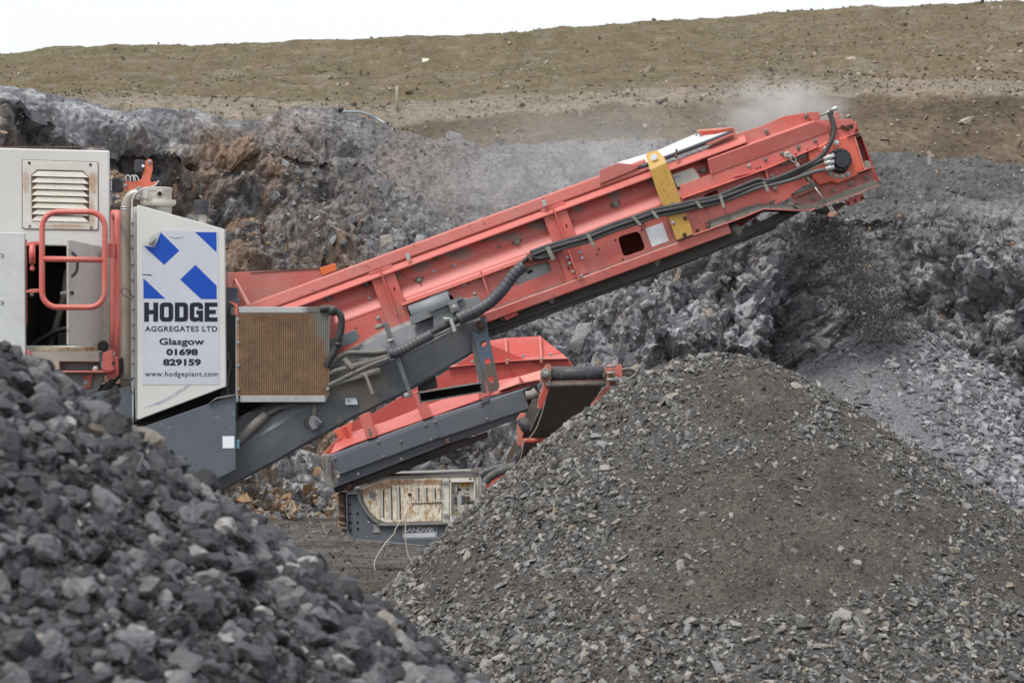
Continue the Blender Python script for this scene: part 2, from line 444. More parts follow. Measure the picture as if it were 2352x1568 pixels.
g = bpy.data.objects.new('quarry_floor', mesh_from_arrays('quarry_floor', np.stack([X, Y, Z], -1).reshape(-1, 3), grid_faces(*X.shape), col=col.reshape(-1, 3), mat=mG, smooth=True))
tag(link(g), kind='structure')
mGS = stone_mat('floor_stone_mat', [(0, (.05, .046, .042)), (.5, (.10, .092, .085)), (.8, (.16, .155, .15)), (.93, (.25, .24, .23)), (1, (.24, .17, .11))])
n = 11000
y = 22+36*rng.uniform(0, 1, n)**1.5; x = (rng.uniform(560, 1250, n)-1176)/F*y; z = ground_z(x, y)
stones('stone', T8, np.c_[x, y, z], np.minimum(.012*np.exp(rng.normal(0, .55, n))*(y/26), .12), rand_rot(n), mGS, g, 120)

# rock face --------------------------------------------------------------------
NU, NV = 900, 280
U = np.linspace(-240, 2600, NU); tt = np.linspace(0, 1, NV)
rim_v = np.interp(U, [-300, 0, 60, 130, 230, 330, 430, 520, 580, 640, 690, 740, 790, 850, 920, 1000, 1060, 1150, 1250, 1330, 1450, 1560, 1700, 1850, 1990, 2080, 2200, 2352, 2650],
                  [180, 195, 203, 222, 245, 250, 256, 270, 274, 260, 247, 240, 250, 275, 300, 320, 325, 330, 330, 322, 322, 320, 322, 332, 350, 355, 362, 372, 385])
Df = np.interp(U, [-300, 0, 300, 700, 1100, 1500, 1780, 1930, 2150, 2352, 2650], [56, 57, 59, 61, 60.5, 61, 63, 65.5, 63, 61, 59])
Dr = np.interp(U, [-300, 0, 300, 700, 1100, 1500, 1800, 1950, 2150, 2352, 2650], [66, 67, 70, 74, 76, 76, 75, 75, 73, 71, 70])
UU, TT = np.meshgrid(U, tt)
foot_v = 1215.
VV = foot_v+(rim_v[None]-foot_v)*TT
# a steep face up to the shoulder, then a slope of loose rock up to the rim
sh = np.interp(U, [-300, 0, 350, 700, 1000, 1350, 1700, 1900, 2100, 2352, 2650], [.97, .96, .95, .92, .86, .80, .80, .82, .84, .83, .82])[None]
lean = np.interp(U, [-300, 0, 700, 1200, 1700, 2352], [7, 7, 10, 9.5, 3.2, 2.2])[None]
DD = Df[None]+lean*np.minimum(TT, sh)/sh+np.maximum(0, TT-sh)/(1-sh)*((Dr-Df)[None]-lean)
DD = np.where(TT < 0, Df[None], DD)
xx = (UU-1176)/F*DD; zz = ZC+(784-VV)/F*DD
# bedding: the block lattice dips to the right on the left side of the pit and to the left on the right side
ss = np.cumsum(np.sqrt(np.gradient(zz, axis=0)**2+np.gradient(DD, axis=0)**2), axis=0)*.95+zz[0]      # height measured along the slope
wx = xx+.7*(fbm(xx*.3, ss*.3, 40)-.5); wz = ss+.7*(fbm(xx*.3, ss*.3, 41)-.5)
right_side = UU+330*(fbm(xx*.3, ss*.3, 42)-.5)*2 > 1640
ca, sa = np.where(right_side, math.cos(.62), math.cos(-.6)), np.where(right_side, math.sin(.62), math.sin(-.6))
p = wx*ca-wz*sa; q = wx*sa+wz*ca
zone_scree = np.clip(sm(.55, .78, TT+.45*(fbm(xx*.3, zz*.3, 50)-.5))*sm(450, 1000, UU)
                     , 0, 1)
bench = sm(1850, 2050, UU)*sm(505, 470, VV)
scree2 = sm(.52, .66, fbm(xx*.45+.2*zz, zz*.22, 51))*sm(600, 900, UU)*.8
scree = np.clip(np.maximum(np.maximum(zone_scree, bench), .75*scree2), 0, 1)
rocky = 1-scree
disp = np.zeros_like(xx)
for i, (sc, an, amp) in enumerate([(2.6, 1.3, .85), (1.15, 1.35, .48), (.52, 1.3, .26), (.25, 1.25, .13)]):
    h, ha, hb, hc = blocks(p/sc, q/(sc*an), 100+i*10)
    disp += amp*(h-.25)*(.20+.80*rocky if i < 2 else .5+.5*rocky)
    if i == 1: b1_ = (ha, hb, hc)
    if i == 2: b2_ = (ha, hb, hc)
    if i == 3: b3_ = (ha, hb, hc)
# gullies that run down the dip, and roughness
gul = 1-np.abs(2*vn(p*.42+.6*fbm(xx*.4, zz*.4, 63), q*.10, 64)-1)
cleft = np.exp(-((UU-1840+.30*(VV-650))/46)**2)+.8*np.exp(-((UU-2035-.1*(VV-600))/40)**2)+.6*np.exp(-((UU-1590+.35*(VV-650))/40)**2)
disp += 1.1*(gul-.55)*sm(.08, .3, TT)*(.3+.7*rocky)+1.0*(fbm(xx*.22, zz*.22, 60)-.5)*2-.6*cleft*sm(470, 540, VV)
edge = sm(0, .03, TT)*sm(1, .93, TT)
B = np.stack([xx, DD, zz], -1); tu = np.gradient(B, axis=1); tv = np.gradient(B, axis=0); nn_ = np.cross(tu, tv); nn_ /= np.linalg.norm(nn_, axis=2)[..., None]
nn_ = np.where(nn_[..., 1:2] > 0, -nn_, nn_); nn_ = nn_*.6+np.array([0, -.4, .12])
B = B+nn_*(disp*edge)[..., None]
B[..., 2] += .30*(fbm(xx*1.2, zz*0, 66)-.5)*sm(.9, 1, TT)+.10*(vn(xx*6, zz*6, 67)-.5)
XX2, DD2, zz2 = B[..., 0], B[..., 1], B[..., 2]
# colour of the blocks, some groove shade painted in
gA = np.array([.095, .095, .102]); gB = np.array([.150, .149, .155]); gC = np.array([.235, .235, .240]); gD = np.array([.055, .055, .062])
tan = np.array([.32, .225, .135]); orng = np.array([.245, .150, .092]); purp = np.array([.165, .128, .108]); brn = np.array([.17, .115, .075])
def C(m): return m[..., None]
col = mixn(gA*.95, gB*1.2, C(np.clip(b1_[0]*.6+b2_[1]*.7-.15, 0, 1)))
col = mixn(col, gC*1.25, C(sm(.55, .85, b2_[2]*.6+b3_[0]*.5)))
col = mixn(col, gD, C(sm(.62, .85, b1_[1]*.5+b2_[0]*.5)*.8))
left = sm(1150, 420, UU+260*(fbm(xx*.35, zz*.35, 70)-.5)*2)*sm(.99, .88, TT+.2*(fbm(xx*.5, zz*.5, 75)-.5))
m_or = left*sm(.36, .50, b1_[2]*.35+fbm(xx*.5, zz*.5, 71)*.65)
col = mixn(col, mixn(brn, orng, C(np.clip(b2_[0]*.6+b3_[1]*.5-.1, 0, 1))), C(np.clip(m_or*1.1, 0, 1)*.9))
col = mixn(col, mixn(purp, brn, C(b2_[2])), C(left*sm(.45, .65, fbm(xx*.8, zz*.8, 72))*.75))
midz = np.exp(-((UU-1480)/270)**2)*sm(560, 640, VV)+np.exp(-((UU-700)/260)**2)*sm(930, 1030, VV)
m_tan = np.clip(midz, 0, 1)*sm(.60, .72, b2_[1]*.65+b1_[0]*.35)
col = mixn(col, mixn(tan, gC*1.25, C(sm(.3, .7, b3_[2]))), C(m_tan*.85))
pale = np.clip(midz+.8*sm(1900, 2100, UU)*sm(480, 560, VV), 0, 1)*sm(.52, .72, b2_[0]*.6+b3_[0]*.4)
col = mixn(col, gC*1.45, C(pale*.85))
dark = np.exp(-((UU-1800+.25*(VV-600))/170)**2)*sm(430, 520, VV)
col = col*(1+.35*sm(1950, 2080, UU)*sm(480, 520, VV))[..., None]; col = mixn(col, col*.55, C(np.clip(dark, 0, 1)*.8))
foot_or = np.exp(-((UU-640)/150)**2)*sm(1080, 1120, VV)*sm(.42, .6, b2_[2]*.6+b1_[2]*.4)
col = mixn(col, orng*1.15, C(foot_or*.8))
sc_c = mixn(np.array([.098, .096, .098]), np.array([.178, .174, .177]), C(np.clip(fbm(xx*2, zz*2, 80)*1.5-.3, 0, 1)))
sc_c = mixn(sc_c, mixn(purp, np.array([.16, .13, .115]), C(fbm(xx*3, zz*3, 82))), C(sm(.48, .62, fbm(xx*.4, zz*.4, 81))*sm(1300, 900, UU)*.8))
sc_c = mixn(sc_c, mixn(np.array([.050, .048, .046]), np.array([.082, .079, .075]), C(fbm(xx*4, zz*4, 83))), C(bench*.95))
strk = sm(.54, .70, fbm(p*1.6, q*.28, 86))*rocky*sm(1000, 1250, UU)*sm(420, 560, VV)
col = mixn(col, np.array([.34, .345, .365]), C(strk*.75))
col = mixn(col, np.array([.042, .043, .050]), C(sm(.56, .70, fbm(p*1.1, q*.22, 88))*rocky*.4*sm(700, 1100, UU)))  # dark streaks along the bedding: shade of grooves put into the colour
col = mixn(col, sc_c, C(scree*.9))
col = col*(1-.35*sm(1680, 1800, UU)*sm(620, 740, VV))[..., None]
mR = M('rock_mat', (.1, .1, .1), .78, .2, 1.3, bump=1.0, bs=7, attr='col', fine=.55, spec=.3)
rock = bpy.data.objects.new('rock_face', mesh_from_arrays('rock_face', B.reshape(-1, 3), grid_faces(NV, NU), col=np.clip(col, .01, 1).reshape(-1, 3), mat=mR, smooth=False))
tag(link(rock), kind='structure')
# scree chips and fallen blocks on the face
mSc = stone_mat('scree_mat', [(0, (.07, .068, .072)), (.45, (.13, .128, .135)), (.75, (.21, .205, .21)), (.92, (.32, .30, .29)), (.97, (.30, .21, .13)), (1, (.22, .13, .08))], bs=20, bump=.2)
def on_face(n, prob):
    i = rng.choice(NU*NV, n, p=prob.ravel()/prob.sum()); r, c = np.unravel_index(i, (NV, NU))
    return np.c_[XX2[r, c]+rng.normal(0, .05, n), DD2[r, c]-.02, zz2[r, c]+rng.normal(0, .05, n)]
pr = (scree*(1-.55*bench)+.30)*(TT > .05)*(VV < 1190)
n = 20000; ps = on_face(n, pr)
stones('boulder', T8, ps, np.minimum(.038*np.exp(rng.normal(0, .5, n)), .22), rand_rot(n), mSc, rock, 120, 'boulder')
# broken blocks standing out of the face, laid along the bedding
mBk = stone_mat('rock_block_mat', [(0, (.075, .076, .084)), (.25, (.105, .106, .115)), (.55, (.150, .151, .160)), (.8, (.215, .216, .222)), (.95, (.31, .308, .305)), (1, (.29, .22, .15))], bs=9, bump=.9)
mBb = stone_mat('brown_block_mat', [(0, (.10, .072, .055)), (.3, (.15, .108, .080)), (.5, (.18, .14, .11)), (.8, (.15, .145, .148)), (.93, (.23, .155, .10)), (1, (.28, .22, .16))], bs=9, bump=.9)
def bedded(n, prob, med, mx, mat, nb, nm):
    i = rng.choice(NU*NV, n, p=prob.ravel()/prob.sum()); r, c = np.unravel_index(i, (NV, NU))
    s_ = np.minimum(med*np.exp(rng.normal(0, .55, n)), mx)
    ps = np.c_[XX2[r, c], DD2[r, c]+s_*.22, zz2[r, c]]
    a = np.where(right_side[r, c], .62, -.6)+1.57+rng.normal(0, .22, n); t = rng.normal(.15, .32, n); w = rng.normal(0, .4, n)
    def q(ax, g): z = np.zeros((n, 4)); z[:, 0] = np.cos(g/2); z[:, 1+ax] = np.sin(g/2); return z
    def mul(a, b): return np.c_[a[:, 0]*b[:, 0]-(a[:, 1:]*b[:, 1:]).sum(1), a[:, :1]*b[:, 1:]+b[:, :1]*a[:, 1:]+np.cross(a[:, 1:], b[:, 1:])]
    k = mul(mul(q(1, -a), q(0, 1.2+t)), q(2, w)); w_, x, y, z = k.T
    rot = np.stack([np.stack([1-2*(y*y+z*z), 2*(x*y-w_*z), 2*(x*z+w_*y)], 1), np.stack([2*(x*y+w_*z), 1-2*(x*x+z*z), 2*(y*z-w_*x)], 1), np.stack([2*(x*z-w_*y), 2*(y*z+w_*x), 1-2*(x*x+y*y)], 1)], 1)
    stones(nm, TB, ps, s_, rot, mat, rock, nb, nm)
pv = (TT < .97)*(VV < 1200)*np.clip(rocky+.05-.9*bench, 0, 1)*(1-.8*sm(.78, .93, TT))*(1-bench)
lowr = sm(1680, 1800, UU)*sm(540, 640, VV)
bedded(5500, pv*(1-.85*np.clip(m_or, 0, 1))*(1-.7*left)*(1-.9*lowr), .098, .50, mBk, 60, 'rock_block')
mBd = stone_mat('dark_block_mat', [(0, (.048, .049, .055)), (.5, (.078, .079, .087)), (.9, (.125, .126, .134)), (1, (.20, .20, .205))], bs=9, bump=.9)
bedded(1600, pv*lowr, .11, .50, mBd, 40, 'rock_block')
bedded(2000, pv*left*(UU < 1150), .075, .36, mBb, 40, 'rock_block')
mOr = stone_mat('tan_block_mat', [(0, (.17, .095, .055)), (.2, (.28, .18, .10)), (.4, (.27, .235, .195)), (.7, (.16, .16, .172)), (.85, (.25, .25, .255)), (1, (.33, .25, .16))], bs=8)
pr = (np.exp(-((UU-640)/130)**2)*(VV > 1090)*(VV < 1195)+.10*np.exp(-((UU-780)/200)**2)*(VV > 1020)*(VV < 1195)+.05*left*(VV < 640)*rocky)
n = 620; ps = on_face(n, pr); ps[:, 1] -= .12
stones('tan', T10, ps, np.minimum(.085*np.exp(rng.normal(0, .55, n)), .36), rand_rot(n), mOr, rock, 160, 'block')

# hillside beyond the pit -------------------------------------------------------
hu = np.linspace(-420, 2780, 560)
crest = np.interp(hu, [-500, 0, 60, 110, 190, 300, 400, 560, 800, 1000, 1200, 1400, 1600, 1800, 2000, 2200, 2352, 2800], [145, 126, 123, 111, 106, 103, 104, 98, 91, 82, 70, 56, 43, 30, 16, 8, 2, -20])
bt = np.interp(hu, [-500, 0, 300, 600, 900, 1300, 1500, 1900, 2352, 2800], [225, 222, 222, 230, 248, 218, 205, 190, 190, 190])
bb_ = np.interp(hu, [-500, 0, 300, 600, 900, 1300, 1500, 1900, 2352, 2800], [262, 262, 262, 268, 278, 248, 232, 212, 214, 214])
bf = np.full_like(hu, 440.)
KV = [bf, bb_, bt, crest]; KD = [92, 101, 106, 190]; seg = [46, 14, 84]
rv, rd, rk = [], [], []
for k in range(3):
    for j in range(seg[k]):
        a = j/seg[k]; rv.append(KV[k]*(1-a)+KV[k+1]*a); rd.append(KD[k]+(KD[k+1]-KD[k])*a); rk.append(k+a)
rv.append(KV[3]); rd.append(190); rk.append(3)
HV = np.array(rv); HD = np.array(rd)[:, None]+0*HV; HK = np.array(rk)[:, None]+0*HV; HU = hu[None]+0*HV
hx = (HU-1176)/F*HD; hz = ZC+(784-HV)/F*HD
lump = (fbm(hx*.12, HD*.12+hz*.2, 90)-.5)*2.2*sm(2.0, 2.2, HK)*sm(3.0, 2.9, HK)+(fbm(hx*.5, HD*.3+hz*.5, 91)-.5)*.9+.28*(fbm(hx*1.6, hz*1.6+HD*.8, 92)-.5)
f1, f2, ha, hb, hc, ox, oy = vor(hx*.9, HD*.25+hz*.6, 93)
lump += .25*(ha-.5)*sm(.5, .2, f1)
HD3 = HD-lump*.8; hz3 = hz+lump*.45
olive = np.array([.130, .106, .062]); brown = np.array([.138, .107, .069]); grn = np.array([.112, .112, .055]); gryb = np.array([.185, .160, .130]); dkb = np.array([.095, .075, .055])
t1 = fbm(hx*.10, hz*.25+HD*.05, 94); t2 = fbm(hx*.5, hz*.7+HD*.2, 95); t3 = fbm(hx*2, hz*2+HD*.7, 96)
hc_ = mixn(olive, brown, C(np.clip(sm(.4, .6, t1)*.7+.35*sm(1200, 2352, HU), 0, 1)))
hc_ = mixn(hc_, grn, C(sm(.50, .66, t2*.6+t1*.4)*.45*sm(2300, 1500, HU)+.5*sm(.06, .0, (HV-crest[None])/400.)*sm(800, 0, HU)))
hc_ = mixn(hc_, dkb, C(sm(.52, .72, t3*.5+t2*.5)*.55))
hc_ = mixn(hc_, gryb, C(sm(.58, .72, fbm(hx*.9, hz*1.2+HD*.4, 97))*.55))
bank = sm(1.0, .93, HK); band = (1-bank)*sm(2.08, 1.98, HK)
hc_ = mixn(hc_, mixn(np.array([.088, .070, .052]), np.array([.130, .102, .074]), C(sm(.35, .65, t2))), C(bank*.85))
hc_ = mixn(hc_, mixn(np.array([.172, .145, .114]), np.array([.245, .210, .170]), C(t3)), C(band*.85))
# carry the top over the crest and away so that the sheet has a back
Vh = np.stack([hx, HD3, hz3], -1)
back = Vh[-1:].copy(); back2 = back.copy(); back[..., 1] += 25; back[..., 2] -= .5; back2[..., 1] += 500; back2[..., 2] -= 40
Vh = np.concatenate([Vh, back, back2]); hcol = np.concatenate([hc_, hc_[-1:], hc_[-1:]])
mH = M('hill_mat', (.1, .1, .1), .95, .2, .4, bump=.7, bs=4, attr='col', fine=.32, spec=.1)
hill = bpy.data.objects.new('hill', mesh_from_arrays('hill', Vh.reshape(-1, 3), grid_faces(Vh.shape[0], Vh.shape[1]), col=hcol.reshape(-1, 3), mat=mH, smooth=True))
tag(link(hill), kind='structure')
mHS = stone_mat('hill_stone_mat', [(0, (.12, .095, .065)), (.5, (.20, .165, .125)), (.85, (.26, .22, .175)), (1, (.38, .34, .29))], bs=10)
pr = (.10+.5*sm(.45, .7, t2)+1.2*band+.5*bank+.5*sm(1500, 2352, HU))*(HK > .1)*(HV < 400)*np.where(HK < 2, .5, 1.)
n = 11000; i = rng.choice(pr.size, n, p=pr.ravel()/pr.sum()); r, c = np.unravel_index(i, pr.shape)
ps = np.c_[hx[r, c]+rng.normal(0, .12, n), HD3[r, c], hz3[r, c]+.02]
sc = .075*np.exp(rng.normal(0, .5, n))*np.where(HK[r, c] < 2, .85, 1.15)
stones('stone', T8, ps, np.minimum(sc, .55), rand_rot(n), mHS, hill, 150)
# tufts and clods of rough grass on the slope
mTf = stone_mat('tuft_mat', [(0, (.115, .098, .052)), (.4, (.150, .122, .070)), (.75, (.175, .140, .088)), (1, (.125, .122, .058))], bs=10)
pr = (.3+1.2*sm(.45, .65, t2*.6+t1*.4))*(HK > 2.02); n = 6500; i = rng.choice(pr.size, n, p=pr.ravel()/pr.sum()); r, c = np.unravel_index(i, pr.shape)
ps = np.c_[hx[r, c]+rng.normal(0, .12, n), HD3[r, c], hz3[r, c]]
stones('tuft', T8, ps, .07*np.exp(rng.normal(0, .4, n)), rand_rot(n), mTf, hill, 0, 'turf_clod')

# heaps ----------------------------------------------------------------------------
def heap_fn(ax, ay, az, fk, fa, ns, amp):
    def f(x, y):
        dx = x-ax; dy = y-ay; r = np.sqrt(dx*dx+dy*dy)+1e-6; cx = dx/r
        k = fk(cx, dy/r); a = fa(cx, dy/r)
        z = az-k*(np.sqrt(r*r+a*a)-a)
        return z+amp*(fbm(x*1.1, y*1.1, ns)-.5)*2+amp*.45*(fbm(x*4, y*4, ns+5)-.5)*2
    return f
fhz = heap_fn(1.67, 20.5, ZC-.13, lambda c, s: .74+.31*np.maximum(0, -c)**1.3+.03*np.maximum(0, c), lambda c, s: .75+.35*np.maximum(0, -c)+.2*np.maximum(0, c), 200, .04)
bhz = heap_fn(3.56, 23.3, ZC+.14, lambda c, s: .72+0*c, lambda c, s: .38+0*c, 210, .05)
lhz = heap_fn(-4.05, 10.6, ZC+.975, lambda c, s: .73+0*c, lambda c, s: .5+0*c, 220, .10)
def heap(name, label, cat, fn, x0, x1, y0, y1, res, mat, colf, loc):
    xs = np.arange(x0, x1, res); ys = np.arange(y0, y1, res); X, Y = np.meshgrid(xs, ys); Z = fn(X, Y)
    Z2 = np.maximum(Z, ground_z(X, Y)-.25)
    Z2 = Z2+res*.55*(vn(X*40, Y*40, 5)-.5)+.02*(fbm(X*12, Y*12, 6)-.5)
    o = bpy.data.objects.new(name, mesh_from_arrays(name, np.stack([X-loc[0], Y-loc[1], Z2-loc[2]], -1).reshape(-1, 3), grid_faces(*X.shape), col=colf(X, Y, Z2).reshape(-1, 3), mat=mat, smooth=False))
    o.location = loc; link(o); return tag(o, label, cat)
def normals(fn, x, y, e=.03):
    gx = (fn(x+e, y)-fn(x-e, y))/(2*e); gy = (fn(x, y+e)-fn(x, y-e))/(2*e); n = np.c_[-gx, -gy, np.ones(len(x))]
    return n/np.linalg.norm(n, axis=1)[:, None]
def scatter(fn, n, x0, x1, y0, y1, dens, uv=(-120, 2760, 500, 1700)):
    ox = []; tot = 0
    while tot < n:
        x = rng.uniform(x0, x1, n); y = rng.uniform(y0, y1, n); z = fn(x, y); u, v = proj(x, y, z)
        nn = normals(fn, x, y); vw = np.c_[x, y, z-ZC]; vw /= np.linalg.norm(vw, axis=1)[:, None]
        k = (u > uv[0]) & (u < uv[1]) & (v > uv[2]) & (v < uv[3]) & ((nn*vw).sum(1) < .25) & (z > ground_z(x, y)-.05) & (rng.uniform(0, 1, n) < dens(x, y, z, u, v))
        ox.append(np.c_[x, y, z][k]); tot += k.sum()
        if len(ox) > 60: break
    return np.concatenate(ox)[:n]
# front heap
def fines(u, v, x, z):
    """1 where the face is fine and brown, 0 where coarse stone shows"""
    a = .80*np.exp(-((u-1750)/470)**2-((v-1230+.10*(u-1780))/170)**2)+.55*np.exp(-((u-1720)/330)**2-((v-920)/120)**2)
    a = a+2.3*(fbm(x*1.0+.5*z, z*2.2-x*.5, 230)-.5)+.8*(fbm(x*3.2, z*5, 233)-.5)-.6*sm(1420, 1150, u)*sm(1250, 1050, v)-.5*sm(1380, 1480, v)
    return np.clip(a, 0, 1)
def fcol(X, Y, Z):
    u, v = proj(X, Y, Z); f = fines(u, v, X, Z); a = fbm(X*6, Y*6+Z*6, 231)
    c = mixn(np.array([.062, .056, .048]), np.array([.096, .086, .073]), C(a)); return mixn(np.array([.075, .072, .070])*mixn(.8, 1.25, C(a)), c, C(np.clip(f*1.5, 0, 1)))
mFH = M('fines_mat', (.1, .1, .1), .95, .2, 3, bump=1., bs=45, attr='col', fine=.5, spec=.15)
FHL = (1.66, 20.5, 0.)
fh = heap('gravel_heap', 'front heap of grey-brown crushed stone below the end of the red conveyor', 'gravel heap', fhz, -1.9, 6.2, 15.2, 23.6, .042, mFH, fcol, FHL)
mFS = stone_mat('crushed_stone_mat', [(0, (.062, .056, .050)), (.3, (.105, .098, .090)), (.55, (.155, .150, .145)), (.78, (.225, .220, .212)), (.93, (.31, .295, .27)), (1, (.24, .19, .14))], bs=55)
mFB = stone_mat('brown_grit_mat', [(0, (.055, .047, .039)), (.5, (.092, .080, .066)), (.85, (.135, .120, .100)), (1, (.20, .185, .165))], bs=55)
def dcoarse(x, y, z, u, v): return np.clip(1.0-.93*fines(u, v, x, z)*1.1, .24, 1)
ps = scatter(fhz, 40000, -1.9, 6, 15.4, 22, dcoarse); n = len(ps); u, v = proj(*ps.T)
fi = fines(u, v, ps[:, 0], ps[:, 2])
sc = .0150*np.exp(rng.normal(0, .5, n))*(1+.35*sm(1250, 1500, v)+.25*sm(1500, 1200, u))*(1-.35*fi)
sc = np.minimum(sc, .062); nn = normals(fhz, ps[:, 0], ps[:, 1])
stones('stone', T8, ps+nn*(sc*.25)[:, None], sc, rand_rot(n, nn, .55), mFS, fh, 290)
ps = scatter(fhz, 17000, -1.9, 6, 15.4, 22, lambda x, y, z, u, v: np.clip(.25+fines(u, v, x, z), 0, 1)); n = len(ps); nn = normals(fhz, ps[:, 0], ps[:, 1])
stones('grit', T8, ps, .009*np.exp(rng.normal(0, .4, n)), rand_rot(n), mFB, fh, 0, 'grit_grain')
# back heap
def bcol(X, Y, Z):
    a = fbm(X*5, Y*5+Z*5, 241); return mixn(np.array([.125, .124, .132]), np.array([.185, .184, .194]), C(a))
mBH = M('pale_fines_mat', (.1, .1, .1), .95, .15, 3, bump=1., bs=45, attr='col', fine=.45, spec=.15)
bh = heap('gravel_heap', 'pale grey gravel heap behind, where the falling stone lands', 'gravel heap', bhz, -.2, 8.5, 19.6, 26.5, .045, mBH, bcol, (3.56, 23.3, 0))
mBS = stone_mat('pale_stone_mat', [(0, (.10, .10, .107)), (.4, (.168, .168, .178)), (.75, (.25, .25, .262)), (.95, (.36, .357, .365)), (1, (.26, .22, .18))], bs=55)
ps = scatter(bhz, 17000, .5, 8, 20, 24.2, lambda x, y, z, u, v: np.clip(.30+1.1*sm(2050, 2200, u+.5*(900-v))+.8*(fbm(x*2, z*3, 250)-.5), .1, 1), (1700, 2900, 700, 1400)); n = len(ps); u, v = proj(*ps.T)
nn = normals(bhz, ps[:, 0], ps[:, 1]); sc = np.minimum(.020*np.exp(rng.normal(0, .5, n))*(1+.4*sm(2050, 2250, u)), .075)
stones('stone', T8, ps+nn*(sc*.2)[:, None], sc, rand_rot(n, nn, .5), mBS, bh, 200)
# near heap, out of focus
def lcol(X, Y, Z): return mixn(np.array([.045, .043, .042]), np.array([.085, .082, .080]), C(fbm(X*5, Y*5+Z*5, 251)))
mLH = M('near_fines_mat', (.1, .1, .1), .95, .2, 5, bump=1., bs=30, attr='col', fine=.4, spec=.2)
lh = heap('rubble_heap', 'big dark rubble heap of coarse stones in front, hiding the tracks of the crusher', 'rubble heap', lhz, -8.5, 3.2, 4.6, 14.5, .05, mLH, lcol, (-4.05, 10.6, 0))
mLS = stone_mat('rubble_mat', [(0, (.024, .0245, .027)), (.35, (.048, .0485, .053)), (.7, (.085, .0855, .091)), (.92, (.145, .145, .149)), (.985, (.30, .29, .28)), (1, (.15, .12, .09))], bs=26, bump=.8, rough=.6)
ps = scatter(lhz, 30000, -6.5, 2.5, 5.2, 11.6, lambda x, y, z, u, v: np.ones_like(x), (-800, 1400, 200, 1720)); n = len(ps); nn = normals(lhz, ps[:, 0], ps[:, 1])
sc = np.minimum(.0135*np.exp(rng.normal(0, .74, n)), .085)
rt = rand_rot(n, nn, .9); ctr = ps+nn*(sc*.28)[:, None]; o_ = np.argsort(-sc/ps[:, 1]); a_, b_, c_ = o_[:290], o_[290:3600], o_[3600:]
stones('stone', TRF, ctr[a_], sc[a_], rt[a_], mLS, lh, 290)
stones('stone', TR, ctr[b_], sc[b_], rt[b_], mLS, lh, 0, 'coarse_stone')
stones('stone', T8, ctr[c_], sc[c_], rt[c_], mLS, lh, 0, 'small_stone')
ps = scatter(lhz, 10000, -6.5, 2.5, 5.2, 11.6, lambda x, y, z, u, v: np.ones_like(x), (-800, 1400, 200, 1720)); n = len(ps)
stones('chip', T8, ps, .011*np.exp(rng.normal(0, .4, n)), rand_rot(n), mLS, lh, 0, 'stone_chip')
# ------------------------------------------------------------------ the mobile crusher
REDC = (.585, .132, .110)
mRed = M('coral_paint', REDC, .42, .12, 1.6, dust=.5, up=.3, dustcol=(.42, .31, .26), rust=.16, rs=11, rustcol=(.36, .16, .125), streak=True, fine=.06, bs=30, bump=.08)
mRedD = M('coral_paint_dusty', (.60, .12, .09), .5, .12, 2, dust=.45, up=.5, dustcol=(.33, .29, .25), fine=.1, bs=30, bump=.1)
mRedB = M('bright_red_paint', (.66, .075, .035), .38, .08, 2, dust=.12, fine=.05, bs=30)
mWht = M('cream_white_paint', (.62, .62, .60), .42, .05, 1.2, dust=.25, dustcol=(.50, .47, .40), rust=.06, rs=8, rustcol=(.30, .16, .07), fine=.04, bs=25, bump=.05)
mWhtC = M('white_cover_paint', (.70, .70, .695), .35, .04, 1.2, dust=.10, dustcol=(.5, .48, .44), fine=.03, bs=25)
mGry = M('slate_grey_paint', (.100, .117, .145), .45, .12, 1.5, dust=.30, up=.35, dustcol=(.22, .20, .18), fine=.08, bs=40, bump=.08)
mGryL = M('weathered_grey_paint', (.135, .150, .165), .5, .14, 1.5, dust=.35, up=.75, dustcol=(.34, .32, .29), fine=.08, bs=40, bump=.08)
mGalv = M('galvanised_steel', (.42, .43, .43), .5, .12, 4, dust=.35, dustcol=(.33, .31, .28), metal=.2, fine=.1, bs=30)
mSteel = M('dull_steel', (.40, .39, .38), .4, .2, 20, metal=.6, rust=.2, rs=20)
mDusty = M('dusty_steel', (.24, .225, .20), .8, .2, 5, rust=.12, rs=8, fine=.2, bs=50, bump=.3)
mRusty = M('rusty_steel', (.13, .075, .05), .85, .3, 8, dust=.3, fine=.3, bs=40, bump=.3)
mBlk = M('black_rubber', (.028, .028, .032), .6, .2, 8, dust=.25, up=.55, dustcol=(.17, .16, .15), fine=.15, bs=40)
mWrap = M('spiral_hose_wrap', (.060, .062, .075), .45, .15, 8, dust=.25, up=.35, dustcol=(.24, .225, .20), fine=.1, bs=40)
mHosD = M('dusty_hose', (.13, .125, .115), .8, .2, 8, dust=.5, up=.8, dustcol=(.30, .28, .245), fine=.15, bs=40)
mDark = M('grime_and_shade_black', (.018, .017, .017), .8, .3, 4, dust=.2, dustcol=(.06, .055, .05))  # grime black, also painted in as the dark of open interiors
mBelt = M('belt_rubber', (.052, .047, .042), .75, .2, 3, dust=.5, dustcol=(.085, .075, .066), fine=.2, bs=40)
mYel = M('yellow_paint', (.50, .295, .06), .48, .08, 4, dust=.3, dustcol=(.42, .32, .16), fine=.08, bs=40, rust=.10, rs=12, rustcol=(.20, .12, .05))
mBlue = M('sticker_blue', (.004, .070, .43), .35, .02)
mStk = M('sticker_film', (.535, .555, .62), .4, .05, 2, fine=.02, bs=20)
mInk = M('sticker_ink', (.012, .012, .030), .45, .05)
mPap = M('white_label', (.80, .82, .85), .5, .04, 8)
mCurl = M('sticker_backing', (.34, .34, .34), .6, .15, 8)
mBoltG = M('bolt_zinc', (.36, .35, .34), .45, .15, 30, metal=.5)
mBoltD = M('bolt_dusty', (.20, .175, .155), .8, .2, 30, rust=.15, rs=30)
